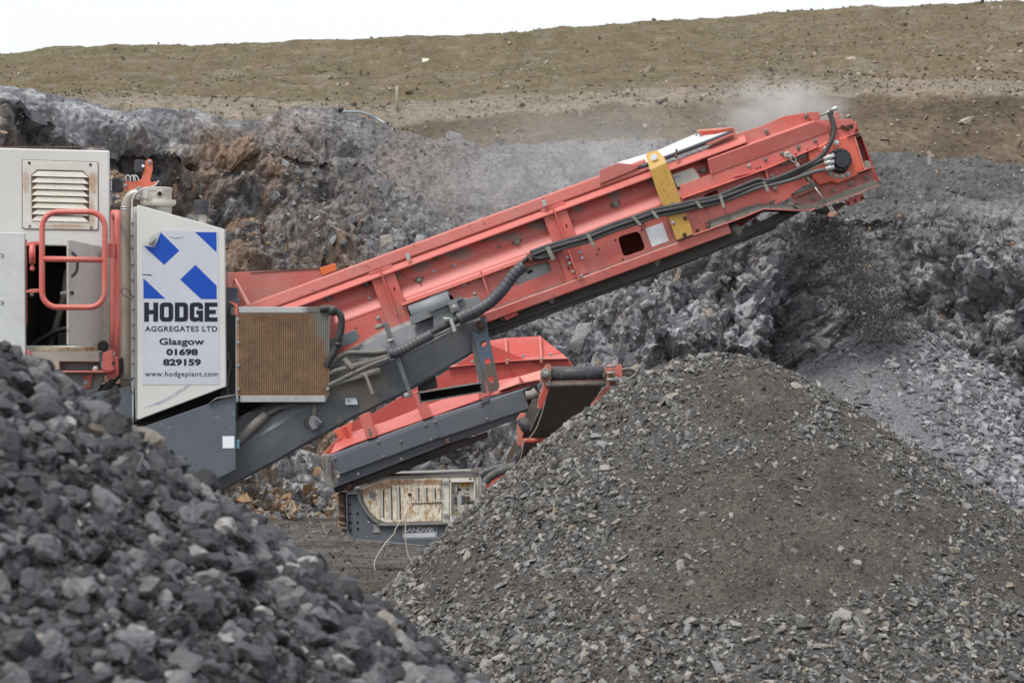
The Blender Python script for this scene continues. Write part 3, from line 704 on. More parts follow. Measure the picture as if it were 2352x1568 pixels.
mBoltR = M('bolt_rusty', (.075, .040, .026), .8, .2, 30)
mHole = M('hole_shade_black', (.012, .010, .010), .9, .1)
mRub = M('skid_rubber', (.045, .046, .055), .5, .15, 10, dust=.2, dustcol=(.2, .19, .17))
mRedSk = M('faded_red_skirt', (.50, .135, .11), .55, .08, 2, dust=.35, dustcol=(.42, .30, .27), fine=.05, bs=30)
mMud = M('caked_dust', (.165, .15, .13), .95, .2, 8, fine=.35, bs=60, bump=.8)
mScr = M('scuff', (.30, .31, .35), .6, .3, 20)

G22 = float(ground_z(np.array([-3.]), np.array([22.]))[0])
K = thing('mobile_crusher', 'red, white and grey mobile crusher with a long raised conveyor and a sticker-covered cabinet', 'crusher', (-3.0, 22.0, G22))
# --- engine housing
H1 = 22.2
house = plate('engine_housing', L(c1, -330, 108, 1070, 143, 1077, 2135, -330, 2135), H1, .04, mWht, K, holes=[L(c1, 252, 1072, 985, 1085, 985, 2052, 252, 2052)], bevel=.012)
pr_ = P(*c1(1070, 143), H1); pl_ = P(*c1(-330, 108), H1); pb_ = P(*c1(1077, 2135), H1)
e = .02
slab('roof_panel', [pl_+Vector((0, .04, -e)), pr_+Vector((-.02, .04, -e)), pr_+Vector((-.36, 1.6, -.02)), pl_+Vector((0, 1.6, -.02))], (0, 0, -.04), mWht, K)
slab('side_panel', [pr_+Vector((-.045, .045, -.07)), pr_+Vector((-.36, 1.6, -.07)), Vector((pb_.x-.36, pb_.y+1.6, pb_.z)), Vector((pb_.x-.045, pb_.y+.045, pb_.z))], (.04, 0, 0), mWht, K)
box('roof_trim', 0, 336.6, 249, 338.5, H1+.02, .06, mRusty, house)
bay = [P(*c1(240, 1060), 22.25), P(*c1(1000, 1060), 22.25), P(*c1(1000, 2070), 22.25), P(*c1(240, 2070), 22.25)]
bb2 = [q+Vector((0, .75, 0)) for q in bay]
from_data('engine_bay', bay+bb2, [(4, 5, 6, 7), (0, 1, 5, 4), (3, 7, 6, 2), (0, 4, 7, 3), (1, 2, 6, 5)], mDark, K)  # black walls stand in for the shade inside the open bay
tube('bay_hose', uvt(c2, 22.5, 300, 640, 470, 540, 620, 480, 800, 470), .022, mBlk, K)
tube('bay_strut', uvt(c2, 22.6, 480, 700, 640, 100, 660, -100), .03, mDusty, K, k=0)
box('battery_box', *c2(565, 515), *c2(660, 640), 22.4, .25, mDark, K)
for q in ((610, 130), (640, 125)): bolt(c2(*q), 22.2, .012, mBoltG, K, 'stud', 'wing_nut')
# louvred vent
VP = 22.188
vent = plate('vent_panel', L(c1, 232, 235, 945, 257, 957, 270, 960, 905, 948, 918, 234, 906, 222, 893, 220, 248), VP, .012, 
             M('vent_paint', (.64, .63, .59), .45, .05, 2, fine=.05, bs=30, dust=.2, dustcol=(.55, .48, .36), rust=.05, rs=18,
               spots=[(P(*c1(905, 460), VP)-K.location, (.045, .3, .10), .75), (P(*c1(255, 450), VP)-K.location, (.035, .3, .10), .55), (P(*c1(640, 885), VP)-K.location, (.22, .3, .018), .7), (P(*c1(895, 760), VP)-K.location, (.03, .3, .16), .55), (P(*c1(600, 600), VP)-K.location, (.3, .3, .3), .18)], spotcol=(.36, .20, .085)), K,
             holes=[L(c1, 305, 384, 363, 330, 815, 342, 872, 402, 876, 838, 312, 822)], bevel=.003)
plate('vent_seam', L(c1, 228, 229, 950, 251, 963, 266, 966, 909, 952, 924, 231, 912, 216, 897, 214, 244), VP+.006, .006, mRusty, vent, bevel=0)
plate('vent_backing', L(c1, 300, 325, 880, 340, 880, 845, 300, 830), VP+.0285, .002, mDark, vent, bevel=0)
mLou = M('louvre_paint', (.66, .64, .57), .5, .10, 3, fine=.12, bs=60, rust=.12, rs=30, rustcol=(.36, .20, .08), dust=.4, dustcol=(.50, .43, .31))
for i in range(8):
    y0 = 343+62.3*i; y1 = y0+46
    a = [P(*c1(366, y0), VP+.006), P(*c1(812, y0+11), VP+.006), P(*c1(870, y0+63), VP-.004), P(*c1(872, y1+17), VP-.008), P(*c1(312, y1+2), VP-.008), P(*c1(310, y0+46), VP-.004)]
    slab('louvre', a, (0, .004, -.002), mLou, vent, bevel=0)
for q in ((287, 264), (886, 281), (292, 882), (892, 894)): bolt(c1(*q), VP, .013, mBoltR if q[1] < 500 else mBoltD, vent, 'flat')
# doors
ldoor = plate('side_door', L(c1, -330, 945, 225, 946, 240, 955, 248, 2200, -330, 2200), 21.93, .05, M('door_white', (.57, .60, .585), .45, .06, 1.5, dust=.35, dustcol=(.5, .5, .46), fine=.06, bs=20, rust=.08, rs=14, rustcol=(.22, .2, .18)), K, bevel=.006)
plate('door_edge', L(c1, 244, 1010, 256, 1015, 258, 1850, 249, 1850), 21.99, .05, mRed, ldoor)
for y in (1165, 1625): tube('door_latch', uvt(c1, 21.925, 0, y-12, 25, y-10, 30, y+8, 5, y+22), .004, mSteel, ldoor)
q = [P(*c1(655, 1015), 21.78), P(*c1(990, 1090), 22.14), P(*c1(990, 2090), 22.14), P(*c1(655, 2046), 21.78)]
odoor = slab('open_door', q, (.03, .03, 0), M('open_door_paint', (.62, .62, .60), .5, .06, 2, dust=.3, dustcol=(.5, .45, .36), rust=.05, fine=.05, bs=25), K)
slab('door_return', [P(*c1(652, 1012), 21.775), P(*c1(680, 1018), 21.775), P(*c1(680, 2049), 21.775), P(*c1(652, 2044), 21.775)], (.0, .03, 0), M('rusty_cream', (.52, .50, .44), .6, .1, 3, rust=.42, rs=14, rustcol=(.16, .085, .045)), odoor)
tube('door_handle', uvt(c1, 21.74, 700, 1145, 715, 1148, 752, 1200, 758, 1270, 745, 1330, 712, 1368, 700, 1372), .014, mRub, odoor)
bolt(c2(706, 125), 21.77, .02, mBoltR, odoor, 'flat', 'latch')
slab('hinge_plate', uvt(c1, 22.10, 960, 1135, 995, 1105, 1000, 1180, 985, 1180), (0, .02, 0), mDusty, odoor)
bolt(c2(1012, 645), 22.0, .05, mDark, odoor, 'flat', 'rubber_stop')
box('door_post', *c2(1003, -330), *c2(1072, 705), 22.14, .05, M('dirty_cream', (.40, .38, .33), .6, .15, 2, dust=.5, rust=.2, rs=8, fine=.1), K)
# sill and step below the engine bay
sill = plate('sill_beam', L(c2, 255, 698, 968, 700, 968, 797, 580, 797, 580, 890, 255, 895), 21.98, .25, M('sill_cream', (.36, .345, .30), .6, .14, 2, dust=.5, dustcol=(.25, .23, .2), rust=.15, rs=9), K)
box('rust_strip', *c2(318, 657), *c2(962, 696), 22.02, .1, M('rust_strip_mat', (.36, .30, .22), .8, .2, 6, rust=.6, rs=8), sill)
box('recess', *c2(584, 800), *c2(985, 893), 22.06, .03, M('recess_grey', (.10, .10, .105), .6, .1, dust=.3), sill)
bl = tube('sight_glass', [P(*c2(935, 870), 22.03), P(*c2(935, 870), 21.96)], .026, M('frosted_glass', (.55, .52, .48), .25, .1), sill, n=16, k=0)
stp = plate('step_shelf', L(c2, 385, 890, 1070, 890, 1090, 880, 1098, 890, 1078, 907, 385, 902), 21.80, .30, mRed, K)
plate('step_tread', L(c2, 400, 905, 1035, 908, 955, 1088, 560, 1080), 21.97, .05, M('worn_steel', (.24, .235, .22), .6, .15, 3, dust=.5), K)
box('tread_edge', *c2(600, 1078), *c2(955, 1092), 21.93, .08, mDusty, K)
br = plate('step_bracket', L(c2, 820, 935, 880, 930, 895, 905, 910, 905, 885, 1055, 818, 1055), 21.93, .02, mRedD, K); bolt(c2(846, 1008), 21.93, .022, mBoltG, br)
plate('gate_bracket', L(c2, 1040, 740, 1160, 760, 1165, 930, 1120, 972, 1040, 970), 21.96, .05, mRed, K)
gb = plate('gate_catch', L(c2, 1005, 720, 1075, 688, 1100, 688, 1115, 880, 1095, 890, 1005, 880), 21.78, .10, mRed, K); bolt(c2(1140, 720), 21.78, .022, mBoltG, gb); bolt(c2(1112, 812), 21.77, .014, mBoltR, gb)
plate('latch_tab', L(c2, 262, 688, 293, 686, 290, 775, 272, 780), 21.9, .03, mRed, K)
tube('bay_pipe', uvt(c2, 22.0, 1165, 760, 1172, 850, 1130, 960, 1010, 1080, 900, 1130), .03, mBlk, K)
# gate: rounded loop with a cross bar, second loop seen edge on
def rrect(x0, y0, x1, y1, r, n=5):
    out = []
    for cx, cy, a0 in ((x1-r, y0+r, -90), (x1-r, y1-r, 0), (x0+r, y1-r, 90), (x0+r, y0+r, 180)):
        for i in range(n+1):
            a = math.radians(a0+90*i/n); out.append((cx+r*math.cos(a), cy+r*math.sin(a)))
    return out
GD = 21.5
lp = [P(*c1(x, y), GD) for x, y in rrect(412, 744, 1028, 1678, 150)]
gate = from_data('safety_gate', *tube_data(lp, .0255, 12, True), mRed, K, smooth=True)
tube('cross_bar', uvt(c1, GD, 415, 1203, 1025, 1216), .0245, mRed, gate, k=0, n=12)
lp = []
for y in (1.0,):
    yt, ybm = 775, 2160
    near = P(*c1(1152, ybm), 21.62); lp = [near, P(*c1(1152, yt+60), 21.62), P(*c1(1148, yt+10), 21.64), P(*c1(1136, yt-18), 21.75), P(*c1(1128, yt-18), 21.9), P(*c1(1118, yt+15), 22.0), P(*c1(1112, yt+70), 22.03), P(*c1(1108, ybm), 22.03)]
tube('guard_rail', lp, .026, mRed, K, n=12, k=4)
box('gate_spacer', *c1(1058, 1048), *c1(1122, 1188), 21.55, .06, mRed, K)
hg = tube('hinge_barrel', uvt(c1, 21.62, 317, 1058, 317, 1250), .028, mRed, K, k=0, n=14)
tube('hinge_pin', uvt(c1, 21.62, 318, 1245, 318, 1303), .012, mRedD, hg, k=0); bolt(c1(318, 1298), 21.62, .018, mRedD, hg)
plate('hinge_plate', L(c1, 256, 1050, 300, 1035, 395, 1030, 400, 1052, 340, 1075, 256, 1075), 21.6, .1, mRed, hg)
plate('hinge_plate', L(c1, 256, 1515, 300, 1500, 395, 1495, 398, 1515, 350, 1535, 256, 1535), 21.6, .1, mRed, hg); bolt(c1(315, 1550), 21.62, .016, mBoltD, hg)

# --- exhaust, filter head, breather and lamps
mEx = M('exhaust_steel', (.36, .33, .28), .4, .15, 2, metal=.35, dust=.4, dustcol=(.28, .25, .2))
exh = tube('exhaust_pipe', uvt(c1, 22.05, 1232, 2500, 1232, 1500, 1232, 800, 1236, 690, 1262, 610, 1320, 568, 1400, 560), .046, mEx, K, n=16, k=5)
for y in (700, 722): tube('pipe_clamp', uvt(c1, 22.05, 1232, y-6, 1232, y+6), .051, mSteel, exh, k=0, n=16)
FD = 22.15
mFil = M('grimy_cream', (.50, .48, .42), .5, .1, 4, dust=.4, dustcol=(.36, .33, .28))
def vcyl(name, c, xa, xb, ya, yb, D, mat, parent, n=28, prof=((1, 0), (1, 1))):
    x = (xa+xb)/2; p0 = P(*c(x, ya), D); p1 = P(*c(x, yb), D); r = (P(*c(xb, ya), D)-P(*c(xa, ya), D)).x/2
    vs = []; fs = []
    for s, t in prof:
        q = p0.lerp(p1, t)
        for j in range(n):
            a = 2*math.pi*j/n; vs.append(q+Vector((r*s*math.cos(a), r*s*math.sin(a), 0)))
    m = len(prof)
    for i in range(m-1):
        for j in range(n): fs.append((i*n+j, i*n+(j+1) % n, (i+1)*n+(j+1) % n, (i+1)*n+j))
    fs += [tuple(range(n)), tuple(range((m-1)*n, m*n))[::-1]]
    o = from_data(name, vs, fs, mat, parent); 
    bm = bmesh.new(); bm.from_mesh(o.data); bmesh.ops.recalc_face_normals(bm, faces=list(bm.faces)); bm.to_mesh(o.data); bm.free()
    return o
fl = vcyl('filter_head', c1, 1400, 1690, 505, 625, FD, mFil, K, prof=((.9, 0), (1, .06), (1, .3), (.96, .35), (.96, 1)))
vcyl('flange', c1, 1375, 1725, 628, 690, FD, M('cream_rim', (.66, .64, .55), .45, .06, 4, dust=.2), fl, prof=((1, 0), (1, .5), (.96, .75), (.8, 1)))
vcyl('neck', c1, 1505, 1682, 688, 800, FD, mFil, fl)
tube('port', [P(*c1(1565, 565), FD-.26), P(*c1(1565, 565), FD-.30)], .038, mFil, fl, n=18, k=0)
bolt(c1(1565, 565), FD-.302, .020, mHole, fl, 'flat', 'port_bore')
plate('side_lug', L(c1, 1385, 540, 1450, 530, 1450, 610, 1390, 615), FD-.2, .05, mFil, fl)
for x in (1365, 1362): bolt(c1(x, 520 if x == 1365 else 600), FD-.2, .018, mBoltG, fl, 'stud')
tube('filter_wire', uvt(c1, FD-.32, 1555, 440, 1510, 490, 1400, 520, 1320, 570, 1295, 640, 1298, 720), .006, M('white_wire', (.6, .6, .6), .5), fl, k=5)
box('wire_plug', *c1(1545, 435), *c1(1575, 480), FD-.31, .04, mRub, fl)
lb = plate('lamp_bracket', L(c1, 1198, 480, 1222, 452, 1330, 440, 1385, 422, 1408, 330, 1420, 258, 1450, 222, 1490, 235, 1495, 330, 1472, 430, 1480, 460, 1525, 440, 1540, 478, 1400, 512, 1345, 512, 1330, 540, 1270, 545, 1215, 522), 22.35, .02, 
           M('flaking_orange_paint', (.60, .15, .085), .6, .12, 4, rust=.35, rs=9, rustcol=(.14, .06, .04)), K)
plate('lamp_bracket_wing', L(c1, 1695, 475, 1722, 465, 1738, 520, 1735, 590, 1722, 615, 1700, 610), 22.4, .04, mRusty, lb)
for q in ((1466, 255), (1230, 488)): bolt(c1(*q), 22.35, .015, mBoltG, lb)
w1 = plate('work_lamp', L(c1, 1320, 232, 1412, 236, 1415, 262, 1400, 350, 1318, 358, 1308, 330), 22.33, .12, mRub, K, bevel=.012); bolt(c1(1403, 295), 22.33, .014, mPap, w1, 'flat')
w2 = plate('work_lamp', L(c1, 1098, 412, 1180, 410, 1197, 440, 1195, 520, 1175, 550, 1098, 548), 22.33, .12, mRub, K, bevel=.012)
plate('lamp_lens', L(c1, 1082, 432, 1098, 430, 1098, 536, 1082, 536), 22.34, .1, mPap, w2)
for x in (1255, 1300, 1330): tube('lamp_wire', uvt(c1, 22.33, x-18, 440, x-22, 400, x, 385, x+22, 410, x+28, 440), .0035, mPap, lb)
bc = vcyl('breather_cap', c1, 1900, 2050, 630, 770, 22.2, mRub, K, prof=((.95, 0), (1, .04), (1, .5), (.94, .52), (.94, .98), (.85, 1)))
vcyl('breather_stem', c1, 1945, 2025, 768, 900, 22.2, M('stem_dusty', (.42, .40, .36), .7), bc)

# --- white cabinet with the company sticker
CD = 21.7
cab = plate('cabinet', L(c1, 1348, 674, 2178, 906, 2200, 925)+L(c2, 2214, 1040, 2205, 1046, 1358, 1366, 1346, 1360)+L(c1, 1340, 690), CD, .07, M('cabinet_white', (.63, .63, .60), .4, .04, 1.5, dust=.18, dustcol=(.56, .52, .42), fine=.03, bs=25, rust=.05, rs=12, rustcol=(.3, .2, .1)), K, bevel=.016)
plate('cabinet_hinge_side', L(c1, 1282, 705, 1340, 690)+L(c2, 1346, 1350, 1330, 1380, 1320, 1050, 1285, 1040), CD+.05, .45, M('cabinet_side', (.60, .59, .55), .5, .08, 2, dust=.3), K)
tube('edge_cable', [P(*c1(1300, 700), CD+.02), P(*c1(1297, 1100), CD+.02)]+[P(*c2(1302, y), CD+.02) for y in (100, 400, 700, 1000, 1200, 1400)], .010, M('grey_cable', (.33, .35, .37), .5), K, k=2)
for y in (855, 975, 1100, 1260, 1412): box('cable_tie', *c1(1284, y-4), *c1(1312, y+4), CD-.005, .02, mBlk, cab, 0)
for y in (160, 290, 440, 565, 692, 820, 958, 1095): box('cable_tie', *c2(1290, y-4), *c2(1320, y+4), CD-.005, .02, mBlk, cab, 0)
tube('latch_wire', uvt(c2, CD+.01, 1290, 190, 1215, 150, 1190, 110, 1215, 80, 1255, 100, 1295, 160), .004, mBlk, cab)
tube('bleed_tap', uvt(c2, CD+.01, 1202, 965, 1240, 970, 1300, 965), .010, mRub, cab)
plate('lower_lip', L(c2, 1346, 1371, 2205, 1052, 2150, 1120, 1430, 1400), CD+.30, .2, mDark, K)
plate('cabinet_body', L(c1, 1350, 690, 2120, 905)+L(c2, 2130, 1050, 1350, 1340), CD+.065, .45, M('cabinet_shell', (.50, .50, .48), .5, .08, 2, dust=.3), K)
ST = CD-.003
stk = plate('company_sticker', L(c1, 1570, 932, 1700, 928, 2140, 936)+L(c2, 2152, 1022, 1397, 1026)+L(c1, 1390, 1068, 1515, 1088), ST, .003, mStk, K, bevel=0)
SB = ST-.0015
for q in (L(c1, 1577, 946, 1757, 1122, 1608, 1262, 1406, 1074, 1515, 1090), L(c1, 1912, 942, 2120, 942, 2122, 1140), L(c1, 1915, 1262, 2122, 1465)+L(c2, 2124, 187, 1970, 185)+L(c1, 1765, 1405), L(c1, 1405, 1392)+L(c2, 1620, 182, 1407, 180)):
    plate('blue_block', q, SB, .0014, mBlue, stk, bevel=0)
curl = [P(*c1(1572, 932), ST-.004), P(*c1(1480, 985), ST-.035), P(*c1(1392, 1064), ST-.02), P(*c1(1450, 1062), ST-.05), P(*c1(1512, 1090), ST-.004), P(*c1(1535, 1000), ST-.03)]
from_data('sticker_curl', curl, [(0, 1, 5), (1, 2, 3, 5), (5, 3, 4)], mCurl, stk)
rows('sticker_wrinkle', [[(*c1(1660, 974), SB), (*c1(1720, 985), SB-.002), (*c1(1790, 980), SB)], [(*c1(1660, 980), SB-.004), (*c1(1720, 992), SB-.005), (*c1(1790, 986), SB-.004)], [(*c1(1660, 986), SB), (*c1(1720, 999), SB-.002), (*c1(1790, 993), SB)]], mStk, stk, smooth=True)
plate('scuff_mark', L(c2, 1395, 1255, 1640, 1150, 1830, 1030, 1872, 1032, 1700, 1150, 1560, 1215), CD-.001, .0009, M('scuff_grey', (.40, .42, .47), .5, .35, 25, streak=True), cab, bevel=0)
plate('scratch', L(c1, 1390, 1352, 1480, 1358, 1500, 1368, 1470, 1368, 1392, 1358), SB, .0012, mInk, stk, bevel=0)
# lettering
def glyph(pts, holes, x, y, w0):
    f = lambda q: [c2(x+a, y+b) for a, b in q]
    plate('letter', f(pts), SB, .0014, mInk, stk, holes=[f(h) for h in holes], bevel=0)
glyph([(0, 0), (48, 0), (48, 73), (90, 73), (90, 0), (138, 0), (138, 188), (90, 188), (90, 116), (48, 116), (48, 188), (0, 188)], [], 1412, 219, 0)
def oct_(w, h, c): return [(c, 0), (w-c, 0), (w-c*.3, c*.3), (w, c), (w, h-c), (w-c*.3, h-c*.3), (w-c, h), (c, h), (c*.3, h-c*.3), (0, h-c), (0, c), (c*.3, c*.3)]
glyph(oct_(132, 188, 34), [[(44+a*.33, 42+b*.55) for a, b in oct_(132, 188, 20)]], 1565, 219, 0)
glyph([(0, 0), (95, 0), (120, 10), (130, 34), (130, 154), (120, 178), (95, 188), (0, 188)], [[(46, 42), (78, 42), (84, 50), (84, 138), (78, 146), (46, 146)]], 1713, 219, 0)
glyph([(34, 0), (98, 0), (122, 10), (132, 34), (132, 66), (86, 66), (86, 50), (80, 42), (52, 42), (46, 50), (46, 138), (52, 146), (80, 146), (86, 138), (86, 116), (66, 116), (66, 78), (132, 78), (132, 188), (98, 188), (90, 176), (74, 188), (34, 188), (10, 178), (0, 154), (0, 34), (10, 10)], [], 1858, 219, 0)
glyph([(0, 0), (126, 0), (126, 42), (46, 42), (46, 72), (110, 72), (110, 114), (46, 114), (46, 146), (127, 146), (127, 188), (0, 188)], [], 2005, 219, 0)
def text(s, name, c, x0, x1, ytop, ybot, D, mat, parent, bold=0., ref='H', space=1.0):
    """flat lettering: left x0, right x1, capital height from ytop to ybot"""
    def mk(t):
        cu = bpy.data.curves.new('t', 'FONT'); cu.body = t; cu.size = 1; cu.offset = bold; cu.space_character = space; cu.resolution_u = 3
        o = bpy.data.objects.new('t', cu); S.collection.objects.link(o)
        bpy.context.view_layer.update()
        me = bpy.data.meshes.new_from_object(o.evaluated_get(bpy.context.evaluated_depsgraph_get())); bpy.data.objects.remove(o); bpy.data.curves.remove(cu)
        return me
    me = mk(s); rf = mk(ref); h = np.array([v.co.y for v in rf.vertices]); hb = h.min(); hh = h.max()-hb
    xs = [v.co.x for v in me.vertices]; a, b = min(xs), max(xs)
    off = base_of(parent); p0 = P(*c(x0, ybot), D); p1 = P(*c(x1, ytop), D)
    for v in me.vertices:
        v.co = Vector((p0.x+(v.co.x-a)/(b-a)*(p1.x-p0.x), D, p0.z+(v.co.y-hb)/hh*(p1.z-p0.z)))-off
    for f in me.polygons: 
        pass
    bpy.data.meshes.remove(rf); me.materials.clear(); me.materials.append(mat); me.name = name
    o = bpy.data.objects.new(name, me); return link(o, parent)
TB = ST-.0016
text('AGGREGATES LTD', 'lettering', c2, 1420, 2130, 451, 504, TB, mInk, stk, .021, space=1.10)
text('Glasgow', 'lettering', c2, 1560, 2003, 568, 635, TB, mInk, stk, .026, ref='G')
text('01698', 'lettering', c2, 1630, 1940, 672, 738, TB, mInk, stk, .046, ref='0')
text('829159', 'lettering', c2, 1597, 1970, 771, 838, TB, mInk, stk, .046, ref='0')
text('www.hodgeplant.com', 'lettering', c2, 1420, 2134, 893, 943, TB, mInk, stk, .010, ref='h', space=1.1)

# --- slate grey chassis plates
g1 = plate('chassis_plate', L(c2, 560, 1150, 940, 1098, 1285, 1040, 1290, 1600, 700, 1700), 21.85, .03, mGry, K)
g2 = plate('chassis_plate', [(300, 990), (541, 905), (541, 1078), (475, 1112), (380, 1180), (300, 1180)], 21.72, .03, mGry, K)
plate('paper_label', [(511, 1001.5), (538, 1001), (538.5, 1028.5), (511.5, 1029)], 21.7175, .0025, mPap, g2, bevel=0)
plate('blue_tag', [(541, 1009), (550, 1009), (549.5, 1030), (541, 1030)], 21.74, .01, M('pale_blue_tag', (.13, .30, .37), .5), g2)
for (a, b, w, h) in ((1570, 1415, 26, 5), (1640, 1440, 30, 5), (1700, 1430, 12, 4), (1745, 1415, 18, 4), (2090, 1345, 60, 4), (2170, 1420, 12, 5), (2240, 1440, 50, 4), (2280, 1290, 18, 9), (2270, 1320, 30, 4), (1080, 1335, 70, 4), (1230, 1390, 20, 4)):
    d = 21.719 if a > 1290 else 21.849
    plate('paint_chip', L(c2, a, b, a+w*.6, b-h, a+w, b+2, a+w*.5, b+h), d, .0009, mScr, g2 if a > 1290 else g1, bevel=0)
plate('foam_seal', L(c2, 2040, 1212, 2120, 1150, 2200, 1135, 2310, 1118, 2312, 1128, 2230, 1145, 2130, 1162), 21.69, .04, mDusty, g2)
plate('dark_gap_sheet', [(150, 885), (545, 870), (545, 920), (700, 920), (640, 950), (545, 1010), (300, 1010), (150, 1010)], 22.45, .03, mDark, K)  # dark sheet added behind the gap under the cabinet as its shade
plate('inner_frame', [(505, 660), (545, 660), (545, 960), (505, 960)], 22.0, .1, M('inner_slate', (.075, .085, .105), .5, .15, dust=.3), K)
tube('inner_hose', uvt(c3, 21.95, 95, 1330, 105, 1150, 125, 1050, 90, 950), .018, mHosD, K)

# --- boom support beam
B0 = 21.89
up_l = [(470, 1004), (560, 955), (640, 912), (720, 850), (757, 828), (816, 795), (882, 758), (940, 736), (996, 714), (1035, 698), (1062, 686), (1100, 683)]
lo_l = [(487, 1140), (560, 1100), (640, 1058), (698, 1024), (760, 990), (799, 968), (863, 936), (927, 906), (990, 868), (1040, 838), (1085, 812), (1108, 798)]
def lerp_l(a, b, t): return [(p[0]*(1-t)+q[0]*t, p[1]*(1-t)+q[1]*t) for p, q in zip(a, b)]
rr_ = []
for t, d in ((-.02, .32), (-.02, .20), (.0, .15), (.03, .115), (.06, .10), (.45, 0), (.47, .004), (.96, .045), (1.0, .08), (1.0, .32)):
    rr_.append([(x, y, B0+d) for x, y in lerp_l(up_l, lo_l, t)])
sp0 = P(810, 905, B0)-K.location
mBeam = M('beam_grey_paint', (.110, .124, .142), .45, .14, 1.5, dust=.25, up=.85, dustcol=(.36, .335, .30), fine=.08, bs=40, bump=.06,
          spots=[(tuple(P(815, 880, B0)-K.location), (.30, 1, .16), .92), (tuple(P(845, 920, B0)-K.location), (.10, 1, .16), .9), (tuple(P(780, 985, B0)-K.location), (.03, 1, .12), .5)], spotcol=(.215, .19, .16))
beam = rows('support_beam', rr_, mBeam, K, smooth=False, bevel=.006)
mBU = M('beam_top_sky_lit', (.165, .178, .19), .5, .1, 2, dust=.4, up=.6, dustcol=(.34, .32, .29), fine=.06, bs=40)  # lighter copy of the beam grey: sky light on the top band painted in
plate('beam_cap', [(940, 728), (996, 706), (1062, 683), (1066, 700), (1000, 724), (945, 746)], B0-.025, .06, mBU, beam)
plate('splice_plate', L(c9, 1385, 190, 1570, 105, 1760, 40, 1850, 20, 1940, 0, 1965, 40, 1970, 150, 1860, 230, 1700, 300, 1390, 390), B0-.02, .018, mBU, beam)
hb = plate('hinge_block', L(c9, 1320, 155, 1740, 0, 1760, 35, 1390, 180, 1385, 195, 1330, 190), B0-.06, .05, mGryL, beam)
sq = plate('clamp_block', L(c9, 1565, 92, 1675, 58, 1718, 178, 1610, 212), B0-.09, .06, mGryL, beam); bolt(c9(1648, 135), B0-.09, .022, mBoltG, sq)
plate('red_lug', L(c9, 1345, 0, 1540, -100, 1600, -20, 1100, 190, 1120, 250), B0+.12, .02, mGryL, beam)
tube('roller_shell', [P(*c9(1110, 210), B0+.1), P(*c9(1590, 30), B0+.1)], .07, M('roller_steel', (.22, .24, .26), .5, .1, 3, dust=.4), K, k=0, n=18)
plate('grey_gusset', L(c9, 100, 545, 400, 420, 440, 415, 485, 500, 440, 560, 230, 640, 100, 740), B0+.06, .02, mGryL, K)
# drop leg with adjusting holes
def circ(c, x, y, r, n=14): return [c(x+r*math.cos(2*math.pi*i/n), y+r*math.sin(2*math.pi*i/n)) for i in range(n)]
leg = plate('drop_leg', L(c9, 1860, 440, 2000, 240, 2030, 250, 2060, 450, 2200, 1105, 2175, 1150, 2070, 1180, 1975, 860, 1930, 700), B0-.04, .03,
            M('leg_paint', (.070, .105, .145), .5, .12, 2, dust=.25, fine=.1, bs=40, spots=[(tuple(P(*c9(2090, 1030), B0)-K.location), (.10, 1, .17), .95)], spotcol=(.115, .085, .065)), K,
            holes=[circ(c9, 2005, 582, 38), circ(c9, 2052, 802, 38), circ(c9, 2098, 1018, 38)])
plate('leg_flange', L(c9, 1845, 420, 1880, 430, 1990, 850, 2045, 1190, 1985, 1180, 1930, 1000, 1880, 740), B0-.02, .12, M('leg_side', (.10, .10, .105), .6, .15, 2, dust=.4, up=.3), leg)
pin = tube('pivot_pin', [P(*c9(1955, 372), B0-.03), P(*c9(1955, 372), B0-.07)], .051, M('pin_grey', (.12, .12, .12), .6, .15, dust=.4), leg, k=0, n=20); bolt(c9(1970, 362), B0-.07, .033, mBoltR, pin)
plate('pin_washer', circ(c9, 1940, 370, 66, 20), B0-.045, .015, mDusty, leg)
# channel tray under the leg
tr = [P(*c9(1195, 1175), B0-.05), P(*c9(1975, 1050), B0-.05), P(*c9(1990, 1180), B0-.05), P(*c9(1225, 1310), B0-.05)]
slab('tray_back', [q+Vector((0, .24, 0)) for q in tr], (0, .01, 0), mDark, K)
slab('tray_top', [tr[0], tr[1], tr[1]+Vector((0, .24, 0)), tr[0]+Vector((0, .24, 0))], (0, 0, -.012), mDusty, K, bevel=0)
slab('tray_floor', [tr[3], tr[2], tr[2]+Vector((0, .24, 0)), tr[3]+Vector((0, .24, 0))], (0, 0, .012), mMud, K, bevel=0)
slab('tray_end', [tr[0], tr[3], tr[3]+Vector((0, .24, 0)), tr[0]+Vector((0, .24, 0))], (.012, 0, 0), mMud, K, bevel=0)
plate('grey_strut', L(c9, 1195, 1060, 1240, 1040, 1410, 950, 1440, 1120, 1260, 1160, 1200, 1165), B0+.2, .1, M('strut_grey', (.05, .052, .056), .6, .1, dust=.3), K)
# strap round the beam
stp2 = plate('beam_strap', L(c9, 770, 322, 800, 312, 835, 330, 985, 770, 1135, 1215, 1125, 1235, 1095, 1238, 930, 780), B0-.10, .012, M('strap_grey', (.115, .12, .13), .5, .12, 3, dust=.3, up=.5), K)
plate('strap_edge', L(c9, 765, 322, 790, 312, 800, 322, 945, 770, 1110, 1225, 1092, 1238, 925, 780), B0-.098, .07, mGry, stp2)
tube('strap_stud', uvt(c9, B0-.06, 682, 385, 780, 358), .020, mDusty, stp2, k=0); tube('strap_stud', uvt(c9, B0-.06, 690, 400, 720, 362), .024, mDusty, stp2, k=0)
tube('strap_stud', uvt(c9, B0-.1, 810, 562, 900, 530), .013, mBoltG, stp2, k=0); tube('strap_stud', uvt(c9, B0-.06, 1005, 1215, 1095, 1205), .024, mDark, stp2, k=0); bolt(c9(1060, 1215), B0-.11, .022, mBoltG, stp2)
